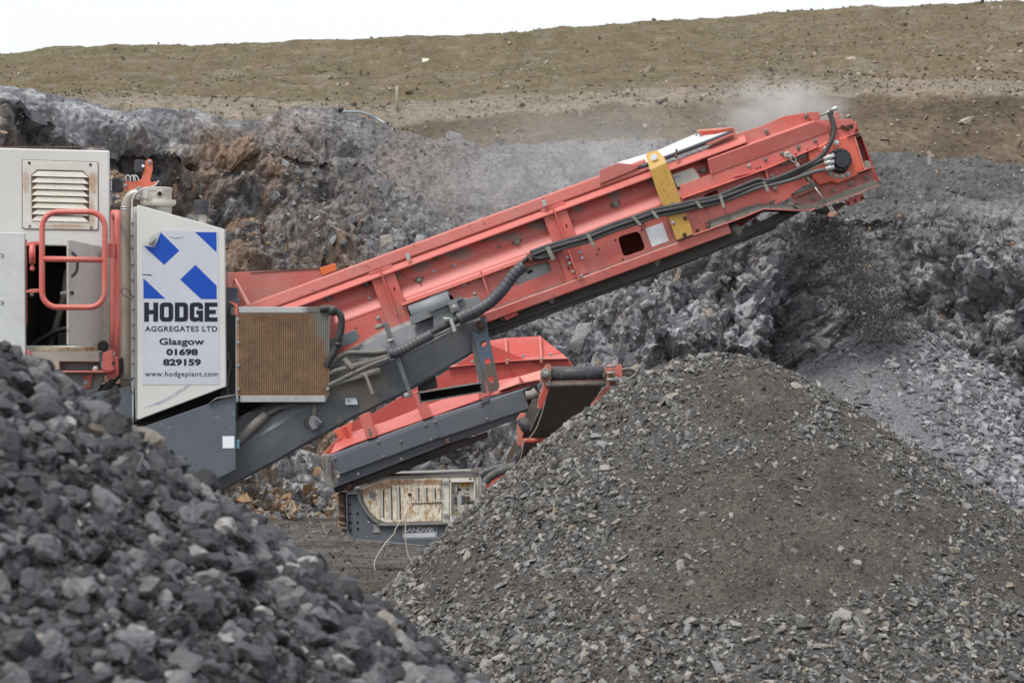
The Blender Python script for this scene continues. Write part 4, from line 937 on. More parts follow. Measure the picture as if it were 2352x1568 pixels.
# hoses on the beam
HD_ = B0-.07
tube('hydraulic_hose', uvt(c9, HD_, 104, 872, 170, 795, 250, 728, 370, 690, 520, 692, 680, 690, 820, 668), .0135*1.5, mHosD, K)
tube('hydraulic_hose', uvt(c9, HD_+.02, 106, 880, 250, 800, 330, 750, 480, 735, 680, 735, 840, 715), .015, mHosD, K)
tube('hydraulic_hose', uvt(c9, HD_, 108, 955, 180, 920, 300, 890, 430, 850, 620, 800, 840, 735), .023, mHosD, K)
tube('hydraulic_hose', uvt(c9, HD_-.02, 108, 1092, 220, 1040, 450, 925, 640, 840, 850, 762), .019, mHosD, K)
tube('hydraulic_hose', uvt(c9, HD_-.01, 108, 1110, 250, 1060, 430, 1010, 560, 970, 740, 910), .022, mHosD, K)
tube('coupling', uvt(c9, HD_, 320, 880, 470, 845, 640, 800), .028, mMud, K, k=0)
tube('ball_valve', uvt(c9, HD_-.015, 500, 985, 600, 950, 740, 910), .032, mMud, K, k=0)
tube('valve_lever', uvt(c9, HD_-.06, 525, 945, 570, 1000, 610, 1100, 650, 1210), .015, M('lever_dusty', (.27, .25, .22), .8, .15), K)
plate('hose_bracket', L(c9, 270, 775, 320, 748, 425, 870, 390, 902), HD_-.05, .03, mDusty, K)
w = wrapped('hose_wrap', uvt(c9, HD_-.03, 850, 705, 940, 690, 1080, 620, 1240, 535, 1375, 465), .047, .038, mWrap, K)
tube('wrapped_core', uvt(c9, HD_-.03, 1340, 470, 1480, 390, 1700, 280), .030, mBlk, K); tube('wrapped_core', uvt(c9, HD_-.04, 1380, 500, 1560, 420, 1730, 340), .016, mHosD, K)
clip = plate('hose_clamp', L(c9, 1575, 275, 1620, 270, 1672, 425, 1632, 445), HD_-.08, .03, mGalv, K); tube('clamp_screw', uvt(c9, HD_-.07, 1510, 275, 1600, 280), .013, M('zinc_green', (.36, .43, .38), .5), clip, k=0)
wrapped('hose_wrap', uvt(c9, HD_-.05, 1690, 280, 1800, 225, 1930, 170)+uvt(c4, HD_-.04, 940, 1110, 1040, 1060, 1120, 1000, 1190, 925, 1250, 850, 1305, 780, 1380, 715), .053, .046, mWrap, K)
wrapped('hose_wrap', [P(520, 1035, 21.86), P(546, 1012, 21.87), P(578, 982, 21.88), P(612, 950, 21.9)], .043, .045, M('dusty_wrap', (.17, .16, .15), .7, .1, 8, dust=.5, up=.5), K)
for k_ in (0, 1): tube('hydraulic_hose', [P(606+k_*8, 955-k_*3, 21.9), P(640+k_*10, 935, 21.92), P(690+k_*10, 926, 21.95)], .016, mHosD, K)
wl = plate('beam_lamp', [(708, 962), (716, 953), (728, 957), (741, 970), (728, 984), (718, 988), (710, 976)], 21.85, .07, M('lamp_dusty_grey', (.20, .20, .20), .5, .1, dust=.3), K, bevel=.008)
plate('lamp_lens', [(725, 960), (738, 970), (728, 981), (722, 970)], 21.845, .006, M('lamp_glass', (.10, .11, .14), .2), wl); tube('lamp_stalk', [P(722, 928, 21.9), P(722, 955, 21.88)], .02, mDusty, wl, k=0)
tube('lamp_lead', [P(712, 960, 21.85), P(702, 962, 21.85), P(699, 975, 21.86), P(708, 984, 21.87)], .005, mBlk, wl)
plate('beam_label', L(c9, 308, 1245, 440, 1248, 462, 1300, 455, 1326, 312, 1328), B0-.003, .002, M('worn_label', (.55, .60, .64), .5, .25, 14), beam, bevel=0)
plate('label_dot', circ(c9, 355, 1283, 22, 10), B0-.0045, .001, M('label_dot_grey', (.33, .36, .40), .5), beam, bevel=0)

# --- oil cooler with its wire guard
RD = 21.8
cool = plate('cooler_box', L(c3, 165, 562, 945, 565, 945, 612, 945, 1300, 920, 1362, 175, 1362), RD+.035, .55, mGalv, K, bevel=.006)
box('cooler_core', *c3(190, 612), *c3(945, 1298), RD+.028, .006, M('rusty_core', (.050, .026, .016), .9, .4, 5, rust=.35, rs=6, rustcol=(.12, .055, .022), fine=.3, bs=60), cool, 0)
box('cooler_top_rail', *c3(190, 561), *c3(948, 611), RD-.006, .04, M('rail_grey', (.46, .48, .47), .5, .1, 3, dust=.3, spots=[(tuple(P(*c3(830, 585), RD)-K.location), (.11, .5, .08), .9)], spotcol=(.09, .085, .075)), cool)
box('cooler_bottom_rail', *c3(203, 1303), *c3(918, 1361), RD-.006, .04, mGalv, cool)
box('cooler_side_rail', *c3(163, 636), *c3(188, 1361), RD-.002, .04, mGalv, cool)
plate('red_end_strip', L(c11, 200, 740, 240, 735, 355, 790, 362, 970, 305, 975, 300, 815), RD-.012, .05, mRedD, cool); plate('hanger_tab', L(c11, 250, 705, 390, 705, 385, 745, 365, 750, 365, 790, 335, 770, 275, 738), RD+.06, .05, mGry, cool)
tube('hanger_ring', uvt(c11, RD-.01, 268, 835, 255, 900, 270, 965, 290, 900, 285, 840), .008, mDusty, cool)
mG_ = M('wire_guard_rust', (.29, .185, .11), .75, .2, 8, fine=.2, bs=60, rust=.3, rs=4, rustcol=(.26, .12, .04), spots=[(tuple(P(*c3(905, 690), RD)-K.location), (.085, 1, .16), 1.), (tuple(P(*c3(940, 880), RD)-K.location), (.035, 1, .12), 1.)], spotcol=(.26, .265, .23))
vs, fs = [], []
def strip(xa, ya, xb, yb, d):
    b = len(vs); vs.extend([P(*c3(xa, ya), d), P(*c3(xb, ya), d), P(*c3(xb, yb), d), P(*c3(xa, yb), d)]+[P(*c3(xa, ya), d)+Vector((0, .004, 0)), P(*c3(xb, ya), d)+Vector((0, .004, 0)), P(*c3(xb, yb), d)+Vector((0, .004, 0)), P(*c3(xa, yb), d)+Vector((0, .004, 0))])
    fs.extend([(b, b+1, b+2, b+3), (b, b+4, b+5, b+1), (b+3, b+2, b+6, b+7), (b, b+3, b+7, b+4), (b+1, b+5, b+6, b+2)])
for i in range(42): strip(190+i*18.45-3.8, 614, 190+i*18.45+3.8, 1300, RD-.002)
for i in range(38): strip(186, 618+i*18.45-3.8, 950, 618+i*18.45+3.8, RD-.0062)
from_data('wire_guard', vs, fs, mG_, cool)
plate('guard_edge', L(c3, 176, 636, 196, 636, 196, 1300, 176, 1300), RD-.004, .008, M('guard_edge_rust', (.33, .21, .11), .8, .2, 8, rust=.3), cool, bevel=0)
for q in ((183, 670), (184, 862), (187, 1053), (187, 1252), (938, 1055), (940, 1250)): bolt(c3(*q), RD-.012, .012, mBoltG, cool)
ch = tube('cooler_hose', uvt(c11, RD-.02, 1700, 870, 1850, 855, 1950, 890, 2030, 960, 2050, 1060, 2040, 1200, 2000, 1330)+uvt(c3, RD, 1015, 880, 985, 950, 950, 1010, 930, 1060), .031, mBlk, K, n=14)
for i in range(4): tube('hose_tape', uvt(c11, RD-.01, 2046-i*14, 1140+i*90, 2040-i*16, 1190+i*90), .034, mRub, ch, k=0, n=14)
tube('hose_band', uvt(c11, RD-.02, 1850, 880, 1960, 910), .042, mBlk, ch, k=0, n=14)
# --- rear hopper of the conveyor
hp = plate('feed_boot', L(c11, 185, 272, 1680, 200, 1960, 120, 1900, 330, 540, 780, 420, 825, 215, 690), 22.75, .02, mRed, K)
plate('boot_end', L(c11, 1690, 195, 1930, 118, 1955, 130, 1970, 230, 1740, 320), 22.72, .025, M('orange_paint', (.72, .165, .05), .45, .08), hp)
plate('boot_lip', L(c11, 150, 285, 190, 268, 215, 690, 165, 650), 22.2, .5, M('faded_lip', (.52, .22, .17), .5, .1), hp)
slab('boot_gusset', [P(*c11(255, 365), 22.7), P(*c11(290, 362), 22.66), P(*c11(530, 785), 22.3), P(*c11(500, 790), 22.3)], (.02, .02, 0), M('coral_lit_edge', (.66, .30, .25), .5), hp)  # paler coral: the lit edge of the rib is put into its colour
plate('boot_dark_edge', L(c11, 560, 262, 1690, 192, 1690, 202, 560, 272), 22.74, .01, mRusty, hp, bevel=0)
# ------------------------------------------------------------------ the main conveyor (same machine): s along it, t down across it
E0 = (578., 696.); ex, ey = .9391, -.3436
def st(s, t): return (E0[0]+s*ex-t*ey, E0[1]+s*ey+t*ex)
def inv(p): dx, dy = p[0]-E0[0], p[1]-E0[1]; return dx*ex+dy*ey, -dx*ey+dy*ex
VD = 22.10
def srow(t, d, s0, s1, n=2): return [(*st(s0+(s1-s0)*i/(n-1), t), VD+d) for i in range(n)]
# skirt, lip and the folded side panel
SK1 = 962
conv = rows('conveyor_side', [srow(44, .06, -60, 1215), srow(48, .065, -60, 1215), srow(74, .045, -60, 1215), srow(78, .04, -60, 1215), srow(109, -.035, -60, 1215), srow(113, -.04, -60, 1215)], 
            M('side_panel_coral', REDC, .42, .10, 1.2, dust=.2, dustcol=(.36, .31, .27), fine=.05, bs=30, bump=.05,
              spots=[(tuple(P(*st(s, 53), VD)-K.location), (rx, 1, rz), .85) for s, rx, rz in ((395, .10, .05), (480, .14, .05), (590, .22, .045), (680, .10, .06), (330, .06, .05), (870, .08, .05), (780, .05, .04), (960, .05, .05))], spotcol=(.24, .215, .185)), K, th=.006)
rows('skirt', [srow(-1, .05, -52, SK1), srow(0, .0, -52, SK1), srow(3, -.03, -52, SK1), srow(24, -.045, -52, SK1), srow(27, -.04, -52, SK1), srow(28, .05, -52, SK1)], mRedSk, conv)
rows('skirt_lip', [srow(25.5, .04, -52, 1195), srow(27.5, -.02, -52, 1195), srow(41, -.085, -52, 1195), srow(44, -.088, -52, 1195), srow(45.5, -.08, -52, 1195), srow(45.5, .06, -52, 1195)], mRed, conv)
# lower plate with its cut-outs (holes given as pixel outlines)
def rr_poly(pts, r, n=3):
    out = []; m = len(pts)
    for i in range(m):
        p0, p1, p2 = [Vector(pts[(i+k) % m]) for k in (-1, 0, 1)]
        a = p1+(p0-p1).normalized()*r; b = p1+(p2-p1).normalized()*r
        for j in range(n+1):
            t = j/n; q = a*(1-t)**2+p1*2*t*(1-t)+b*t*t; out.append((q.x, q.y))
    return out
h_a = rr_poly(L(c4, 1250, 775, 1585, 680, 1610, 770, 1310, 890), 8)
h_b = rr_poly(L(c5, 140, 1105, 305, 1058, 358, 1200, 185, 1262), 10)
h_c = rr_poly(L(c8, 905, 905, 940, 860, 1070, 805, 1095, 870, 1060, 960, 930, 990), 5)
h_d = rr_poly(L(c4, 385, 1105, 760, 960, 800, 1010, 420, 1160), 6)
h_e = rr_poly(L(c7, 690, 800, 800, 740, 900, 1020, 800, 1060), 5)
lowp = plate('lower_plate', [st(-60, 112), st(1395, 112), st(1395, 190), st(1130, 206), st(500, 206), st(-60, 206)], VD-.038, .012, mRed, K, holes=[h_a, h_b, h_c, h_d, h_e])
plate('cutout_cover', L(c4, 1225, 760, 1600, 660, 1630, 790, 1280, 910), VD+.02, .01, M('galv_cover', (.40, .415, .42), .45, .12, 5, dust=.35, dustcol=(.33, .32, .3)), lowp)
plate('cover_notch', L(c4, 1395, 775, 1440, 750, 1455, 765, 1425, 790), VD+.016, .004, mHole, lowp, bevel=0)
plate('cutout_backing', L(c4, 340, 1090, 780, 930, 830, 1020, 400, 1200), VD+.05, .01, mGryL, lowp)
# bottom rail
rows('bottom_rail', [srow(203, -.04, 480, 1090), srow(205, -.075, 480, 1090), srow(207, -.08, 480, 1090), srow(226, -.07, 480, 1090), srow(228, -.06, 480, 1090), srow(229, .05, 480, 1090)], mRed, lowp)
rows('rail_dust', [srow(201.5, -.041, 520, 1085, 14), [(x, y+R.uniform(-1.5, 0), d-.038) for x, y, d in srow(204.6, -.03, 520, 1085, 14)]], mMud, lowp)
# ledge across the second bay and the yellow-strap bay
rows('stiffener_ledge', [srow(119, -.04, 322, 712), srow(121, -.095, 322, 712), srow(124.5, -.098, 322, 712), srow(126, -.04, 322, 712)], M('ledge_coral', (.60, .14, .10), .5, .1, 2, dust=.35, up=.5), conv)
rows('wide_fold', [srow(80, .03, 335, 712), srow(117, -.05, 335, 712), srow(121, -.052, 335, 712)], mRed, conv, th=.004)
plate('rib', L(c4, 1005, 770, 1022, 765, 1095, 975, 1082, 985), VD-.09, .06, mRed, lowp, bevel=.002)
# ledges beyond: flange under the long cover
# posts
for s in (303, 724):
    po = plate('post', [st(s-27, 27), st(s+29, 27), st(s+29, 117), st(s+27, 200), st(s-27, 206), st(s-27, 110)], VD-.058, .02, mRed, K)
    slab('post_web', [P(*st(s-1, 24), VD-.062), P(*st(s+2, 24), VD-.062), P(*st(s+2, 140 if s < 500 else 208), VD-.062), P(*st(s-1, 140 if s < 500 else 208), VD-.062)], (0, -.075, 0), mRedD, po, bevel=0)
    for ds, dt, k in ((16, 82, 0), (-14, 175, 1)):
        x, y = st(s+ds, dt); plate('slot', [(x-2, y-4), (x+1, y-4), (x+2.5, y+4), (x-.5, y+4)], VD-.0595, .001, mHole, po, bevel=0)
for q, c, mt, r in [((620, 768), c4, mBoltG, .014), ((797, 720), c4, mBoltG, .014), ((1170, 560), c4, mBoltD, .014), ((872, 880), c4, mBoltG, .014), ((963, 953), c4, mBoltG, .014), ((378, 1072), c4, mBoltG, .014),
                    ((318, 1095), c4, mBoltG, .014), ((152, 1157), c4, mBoltG, .014), ((78, 997), c4, mBoltG, .014), ((1850, 607), c4, mBoltG, .013), ((1868, 657), c4, mBoltG, .013), ((1743, 650), c4, mBoltG, .013),
                    ((1763, 700), c4, mBoltG, .013), ((1790, 770), c4, mBoltG, .013), ((1858, 803), c4, mBoltG, .013), ((1290, 492), c3, mBoltG, .015), ((1363, 653), c3, mBoltG, .015), ((765, 1055), c5, mBoltR, .013)]:
    s, t = inv(c(*q)); d = VD-.088 if 700 < s < 752 else (VD+.045-.075*min(1, max(0, (t-74)/38)) if t < 112 else VD-.04)
    if t > 203: d = VD-.08
    bolt(c(*q), d-.004, r, mt, conv)
for q, c in [((497, 840), c4), ((1320, 525), c4), ((2145, 210), c4), ((120, 848), c5), ((810, 585), c5)]:
    s, t = inv(c(*q)); d = VD+.045-.075*min(1, max(0, (t-74)/38))-.006
    x, y = c(*q); plate('bolt_slot', [(x-11, y+1), (x-7, y-4), (x+9, y-8), (x+10, y-1), (x+5, y+4), (x-9, y+6)], d+.001, .001, mHole, conv, bevel=0)
    bolt((x, y), d-.004, .022, mDusty, conv, 'stud')
for q, c in [((650, 640), c4), ((1040, 485), c4), ((1465, 310), c4), ((1855, 170), c4), ((2230, 30), c4), ((50, 865), c4), ((942, 485), c3), ((560, 545), c5), ((200, 685), c5)]:
    x, y = c(*q); s, t = inv((x, y)); d = VD+.055
    plate('dust_ring', [(x+9*math.cos(a)*R.uniform(.8, 1.2), y+9*math.sin(a)*R.uniform(.8, 1.3)) for a in [i*.628 for i in range(10)]], d-.012, .002, mMud, conv, bevel=0)
    bolt((x, y+1), d-.014, .015, mDusty, conv, 'stud')
for q, c in [((400, 645), c4), ((1545, 195), c4)]:
    x, y = c(*q); plate('edge_clip', [(x-5, y-7), (x+4, y-9), (x+7, y+6), (x-2, y+9)], VD-.1, .02, mGalv, conv)
for q, c in [((2005, 582), c4), ((1990, 627), c4), ((1425, 628), c3), ((120, 1130), c5), ((325, 1050), c5), ((178, 1285), c5)]:
    x, y = c(*q); plate('bolt_hole', [(x-1.3, y-3), (x+1.6, y-3), (x+2.2, y+3), (x-.7, y+3)], VD-.0395, .001, mHole, lowp, bevel=0)
tube('sensor_wire', uvt(c4, VD-.01, 352, 690, 350, 760, 380, 815, 440, 830, 500, 810), .003, mRusty, conv)
# scrapes and chips in the paint of the side
for i in range(70):
    s = R.uniform(60, 1150); t = R.choice([R.uniform(2, 24), R.uniform(115, 200), R.uniform(207, 225)])
    if t < 28 and s > 900: continue
    d = VD-.0475 if t < 28 else (VD-.0392 if t < 205 else VD-.0815)
    x, y = st(s, t); w = R.uniform(1.5, 7); h = R.uniform(.7, 2.2)
    plate('paint_chip', [(x, y), (x+w*.94, y-w*.34-h*.4), (x+w*.8, y-w*.3+h), (x+w*.2, y+h)], d, .0008, mBoltR if i % 3 else mMud, lowp if t > 100 else conv, bevel=0)
# labels and plates
plate('paper_label', L(c5, 355, 1040, 490, 992, 540, 1135, 408, 1182), VD-.041, .0025, mPap, lowp, bevel=0)
idp = plate('rating_plate', L(c8, 555, 632, 800, 546, 880, 668, 615, 776), VD-.02, .004, M('cream_plate', (.58, .57, .50), .5, .06, 6, dust=.2), conv, bevel=.001)
plate('plate_band', L(c8, 570, 655, 655, 632, 650, 655, 575, 682), VD-.0215, .001, M('band_blue', (.28, .33, .43), .5), idp, bevel=0)
for i in range(4): plate('plate_line', [c8(600+i*10+a, 690+i*20-a*.32+b) for a, b in ((0, 0), (190, 0), (191, 4), (1, 4))], VD-.0212, .0007, M('plate_print', (.44, .44, .40), .5), idp, bevel=0)
for q in ((800, 558), (872, 665), (612, 770)): bolt(c8(*q), VD-.021, .006, mBoltD, idp, 'flat')
# yellow strap
yst = plate('lifting_strap', L(c8, 300, 580, 490, 490, 560, 660, 665, 960, 770, 1220, 798, 1315, 605, 1385, 520, 1150, 460, 1010, 385, 840), VD-.115, .012, mYel, K)
yt = plate('strap_head', L(c8, 300, 580, 490, 490, 470, 440, 400, 365, 370, 350, 290, 372, 255, 395, 260, 440), [VD-.115]*2+[VD-.085, VD-.03, VD-.01, VD-.0, VD-.02, VD-.05], .012, mYel, yst)
plate('strap_eye', circ(c8, 343, 426, 38, 18), VD-.099, .004, mPap, yst, bevel=0); 
for q, m_ in (((560, 968), mBoltD), ((705, 1132), mBoltR), ((565, 1185), mBoltG), ((697, 1322), mBoltR)): bolt(c8(*q), VD-.117, .015, m_, yst)
for q in ((490, 660), (428, 742), (510, 745), (460, 810), (505, 870), (470, 590), (622, 1270)): plate('paint_chip', [c8(q[0]+a, q[1]+b) for a, b in ((-3, -9), (3, -12), (5, 8), (-1, 11))], VD-.116, .0008, mBoltR, yst, bevel=0)
# white cover and its frame on top
wc = rows('white_cover', [[(*c5(x, y), VD+d) for x, y, d in row] for row in (
    [(130, 525, .2), (360, 455, .3), (460, 425, .35), (640, 345, .45), (760, 296, .5), (900, 285, .5), (1010, 280, .5)],
    [(215, 545, .05), (370, 505, .1), (470, 470, .1), (650, 400, .15), (770, 355, .15), (900, 318, .15), (1035, 285, .15)],
    [(295, 562, -.02), (385, 535, -.02), (500, 490, -.02), (670, 425, -.02), (800, 375, -.02), (900, 335, -.02), (1040, 287, -.02)])], mWhtC, K, smooth=True, th=.006)
tube('cover_seal', uvt(c5, VD-.03, 300, 563, 400, 530, 500, 490, 700, 415, 900, 338, 1045, 282), .02, M('seal_rubber', (.06, .06, .075), .5), wc, k=2)
plate('skirt_tongue', L(c5, 0, 580, 145, 525, 285, 540, 302, 560, 255, 585, 0, 690), VD-.06, .06, mRedSk, K)
fr = tube('cover_frame', uvt(c5, VD+.3, 760, 275, 1040, 253), .010, M('coral_lit_edge2', (.66, .27, .20), .5), K, k=0)
plate('frame_plate', L(c5, 765, 280, 1045, 254, 1055, 268, 960, 287, 775, 320, 790, 290), VD+.33, .02, mRedB, fr)
for x, y in ((845, 292), (910, 280), (965, 275)): bolt(c5(x, y), VD+.32, .014, mRedD, fr, 'flat')
tube('frame_clip', uvt(c5, VD+.1, 755, 315, 760, 285, 785, 300, 790, 318), .008, mDusty, fr)
plate('frame_edge', L(c5, 830, 375, 1050, 285, 1055, 262, 1065, 270, 1060, 300, 850, 388), VD-.06, .03, mRedD, fr)
plate('cover_peg', L(c8, 598, 330, 618, 335, 612, 400, 625, 440, 585, 440, 582, 405), VD-.1, .03, mRusty, wc)
plate('seam_bracket', L(c5, 775, 430, 790, 425, 830, 505, 815, 515), VD-.03, .05, mRusty, conv)
lw = from_data('lifting_ring', *tube_data(spline(uvt(c5, VD-.01, *[w_ for i in range(10) for w_ in (866+27*math.cos(i*.628), 447+27*math.sin(i*.628))]), 2, True), .011, 8, True), mDusty, conv, smooth=True)

# head cover
HC = VD-.06
hd = plate('head_wall', L(c5, 790, 440, 870, 385, 1060, 300, 1270, 235, 1400, 175, 1440, 160, 1620, 130, 1640, 165, 1720, 125, 1725, 195, 1690, 205, 850, 520), VD+.02, .02, mRed, K)
ridge = [(*c5(842, 492), HC-.01), (*c5(1675, 190), HC-.01)]
hcov = rows('head_cover', [[(*c5(838, 487), VD+.02), (*c5(1672, 184), VD+.02)], ridge, [(*c5(846, 500), HC-.05), (*c5(1682, 200), HC-.05)], [(*c5(880, 612), HC-.02), (*c5(1850, 258), HC-.02)]], mRed, K, bevel=.004)
plate('cover_cheek', L(c5, 842, 492, 850, 500, 884, 615, 872, 615), HC-.045, .12, mRed, hcov)
flange = plate('head_flange', L(c5, 625, 700, 872, 612, 1850, 256, 2005, 200, 2010, 240, 1990, 310, 1720, 395, 1300, 572, 640, 805), HC-.012, .012, mRed, K)
rows('flange_lip', [[(*c5(640, 800), HC-.013), (*c5(1300, 568), HC-.013), (*c5(1715, 392), HC-.013)], [(*c5(641, 806), HC-.06), (*c5(1301, 574), HC-.06), (*c5(1717, 397), HC-.06)]], M('lip_coral', (.64, .17, .125), .45, .08), flange, th=.006)
htop = plate('head_top_plate', L(c7, 880, 265, 1080, 250, 1370, 238, 1385, 300, 1110, 385, 900, 330), HC-.02, .012, mRed, K)
for q in ((1250, 342), (1355, 332), (1310, 362)): bolt(c7(*q), HC-.022, .016, mBoltR, htop)
plate('head_block', L(c7, 795, 160, 935, 148, 950, 190, 950, 262, 920, 268, 840, 250), HC+.0, .1, mRedD, K)
tube('grease_nipple', uvt(c7, HC-.02, 780, 165, 786, 222), .011, mDusty, hd, k=0); bolt(c7(783, 222), HC-.0, .016, mBoltD, hd)
tube('grease_nipple', uvt(c7, VD-.0, 272, 365, 285, 405), .011, mDusty, hd, k=0); bolt(c7(286, 405), VD+.01, .017, mBoltD, hd)
bolt(c5(988, 390), VD+.015, .018, mDusty, hd, 'stud')
rod = tube('tension_rod', uvt(c7, HC-.02, 955, 205, 1080, 145, 1180, 95), .010, mSteel, K, k=0)
tube('rod_end', uvt(c7, HC-.02, 1110, 130, 1180, 95), .020, M('zinc_white', (.55, .57, .58), .4, .1, metal=.3), rod, k=0); tube('rod_fitting', uvt(c7, HC-.02, 1085, 165, 1120, 150), .024, mRub, rod, k=0)
plate('rear_lug', L(c7, 1120, 190, 1180, 135, 1225, 230, 1130, 250), VD+.3, .03, M('dusty_coral_lug', (.50, .20, .17), .6, .2, 6, dust=.5), K)
for q, m_, r in (((900, 518), mBoltD, .015), ((690, 595), mBoltD, .015), ((482, 676), mBoltD, .015), ((270, 752), mBoltD, .015), ((64, 832), mBoltG, .015), ((1105, 440), mBoltR, .015)): bolt(c7(*q), HC-.014, r, m_, flange)
for q in ((655, 685), (805, 630), (938, 580), (690, 640), (160, 865), (203, 850)): bolt(c7(*q), HC-.013, .009, mBoltR, flange, 'flat')
# motor housing
mh = plate('drum_cheek', L(c7, 800, 660, 955, 570, 1080, 500, 1370, 440, 1400, 470, 1530, 880, 1460, 905, 1440, 950, 1170, 1062, 1110, 1035, 950, 1085, 880, 1000, 850, 850), VD-.10, .10, M('orange_red_paint', (.66, .125, .075), .38, .06, 2, dust=.12, fine=.04, bs=30), K, bevel=.02)
slab('cheek_edge', uvt(c7, VD-.098, 1385, 460, 1405, 465, 1535, 880, 1515, 885), (0, -.012, 0), M('coral_edge', (.62, .24, .19), .45), mh)
mo = plate('drive_motor', circ(c7, 1215, 755, 148, 28), VD-.15, .05, M('motor_black', (.022, .024, .028), .5, .2, 8, dust=.25, dustcol=(.12, .11, .1)), K, bevel=.006)
plate('motor_hub', circ(c7, 1245, 755, 98, 24), VD-.19, .045, M('motor_cap', (.026, .030, .040), .45, .15, 8, dust=.15, dustcol=(.1, .1, .1)), mo, bevel=.008)
for i in range(14):
    a = i*2*math.pi/14+.2; bolt(c7(1215+124*math.cos(a), 755+124*math.sin(a)), VD-.15, .013, mRub, mo)
for q in ((1165, 540), (1090, 930), (1162, 962), (1243, 968), (1313, 942), (1040, 615)): bolt(c7(*q), VD-.1, .019, mBoltG if q[1] > 700 else mPap, mh)
plate('oil_stain', L(c7, 1090, 850, 1140, 830, 1320, 880, 1250, 935, 1170, 930), VD-.102, .001, mDark, mh, bevel=0)
# end flap, cross tubes and discharge edge
plate('end_flap', L(c7, 1385, 270, 1420, 275, 1450, 400, 1530, 560, 1710, 1035, 1650, 1030, 1600, 820, 1470, 430, 1400, 330), VD+.05, .9, M('deep_red_paint', (.42, .035, .028), .4, .1, 2, dust=.15), K)
plate('head_end_wall', L(c7, 1380, 460, 1480, 430, 1620, 850, 1520, 885), VD+.12, .02, M('shaded_red_wall', (.40, .05, .04), .5, .1, 2, dust=.2), K)  # darker red: shade inside the head is painted into this wall
plate('cross_tube', L(c7, 1385, 450, 1470, 415, 1480, 455, 1400, 485), VD-.03, .9, mMud, K); plate('tube_lip', L(c7, 1300, 462, 1460, 398, 1465, 408, 1305, 470), VD-.12, .2, mRed, K)
plate('cross_tube', L(c7, 1515, 780, 1560, 762, 1600, 790, 1615, 840, 1530, 880), VD-.06, .9, mDusty, K); plate('tube_lip', L(c7, 1440, 905, 1620, 845, 1625, 858, 1450, 918), VD-.13, .2, mRed, K)
lowr = plate('discharge_plate', L(c7, 600, 1210, 900, 1100, 1450, 930, 1630, 870, 1650, 990, 1690, 1040, 1260, 1190, 860, 1340, 640, 1320), VD-.055, .012,
             M('dusty_discharge', (.40, .13, .11), .8, .15, 3, dust=.75, dustcol=(.22, .20, .175), fine=.15, bs=50), K)
plate('dust_ledge', L(c7, 620, 1330, 850, 1325, 1250, 1160, 1640, 1010, 1715, 1060, 1450, 1180, 870, 1385, 700, 1390), VD-.10, .045, mMud, lowr)
plate('ledge_lip', L(c7, 950, 1345, 1450, 1170, 1700, 1070, 1712, 1082, 1450, 1190, 960, 1358), VD-.105, .02, M('dusty_lip', (.42, .20, .17), .7, .2, 6, dust=.3), lowr)
for q in ((1545, 980), (1342, 1060), (1122, 1142), (868, 1240), (690, 1305), (1225, 1192), (945, 1302)): bolt(c7(*q), VD-.06, .016, mBoltD, lowr)
plate('angle_bracket', L(c7, 600, 1190, 760, 1080, 910, 1040, 930, 1070, 950, 1085, 640, 1205), VD-.09, .05, mMud, lowr); plate('angle_lip', L(c7, 630, 1215, 900, 1110, 950, 1095, 952, 1106, 640, 1228), VD-.10, .03, mRed, lowr)
# kinked bottom edge with caked dust
rail = rows('lower_rail', [[(*c7(x, y), VD-.045) for x, y in ((-420, 1530), (-100, 1410), (180, 1315), (450, 1325), (640, 1335))], [(*c7(x, y), VD-.09) for x, y in ((-420, 1602), (-100, 1492), (195, 1386), (450, 1376), (640, 1386))], [(*c7(x, y), VD-.095) for x, y in ((-420, 1625), (-100, 1513), (245, 1392), (650, 1390), (840, 1390))]], mMud, K, th=.01)
plate('rail_edge', L(c7, -640, 1695, -420, 1618, 0, 1470, 245, 1372, 650, 1390, 830, 1390, 900, 1365, 900, 1378, 840, 1405, 640, 1402, 250, 1386, 0, 1490, -420, 1640, -640, 1718), VD-.11, .03, mRed, rail)
plate('rail_groove', L(c7, -420, 1640, 0, 1490, 250, 1388, 650, 1404, 640, 1416, 240, 1408, 0, 1515, -420, 1668), VD-.07, .12, mHole, rail, bevel=0)
plate('dust_cake', L(c8, 920, 1205, 1000, 1150, 1110, 1115, 1230, 1085, 1390, 1000, 1560, 965, 1568, 1020, 1400, 1070, 1200, 1145, 1180, 1190, 950, 1255, 945, 1220, 1100, 1150), VD-.05, .012, mMud, rail, bevel=.006)
for q in ((348, 1290), (495, 1297)): plate('slot', L(c7, q[0]-10, q[1]+8, q[0]+40, q[1]-28, q[0]+52, q[1]-25, q[0]+5, q[1]+18), VD-.0395, .001, mHole, lowp, bevel=0); bolt(c7(*q), VD-.042, .016, mBoltD, lowp)
plate('end_tab', L(c7, 1270, 1270, 1510, 1180, 1522, 1240, 1500, 1265, 1340, 1340, 1310, 1340), VD-.05, .03, mRedD, K); 
for q in ((1320, 1305), (1405, 1275), (1498, 1240)): bolt(c7(*q), VD-.052, .013, mBoltR, K)
plate('dust_flap', L(c5, 1690, 890, 1900, 830, 1930, 850, 1860, 905, 1800, 900), VD+.1, .4, mMud, K)
for q in ((1300, 780), (1160, 835), (390, 1120), (355, 960)): bolt(c8(*q) if q[0] > 1000 else c7(*q), VD-.042, .015, mBoltG, lowp)
plate('panel_step', L(c7, -120, 955, 265, 865, 285, 870, 320, 1010, 300, 1015, 262, 895, -120, 975), VD-.10, .06, mRed, lowp)
plate('panel_seam', L(c8, 1062, 795, 1070, 793, 1192, 1110, 1184, 1112), VD-.0395, .0015, mRusty, lowp, bevel=0)
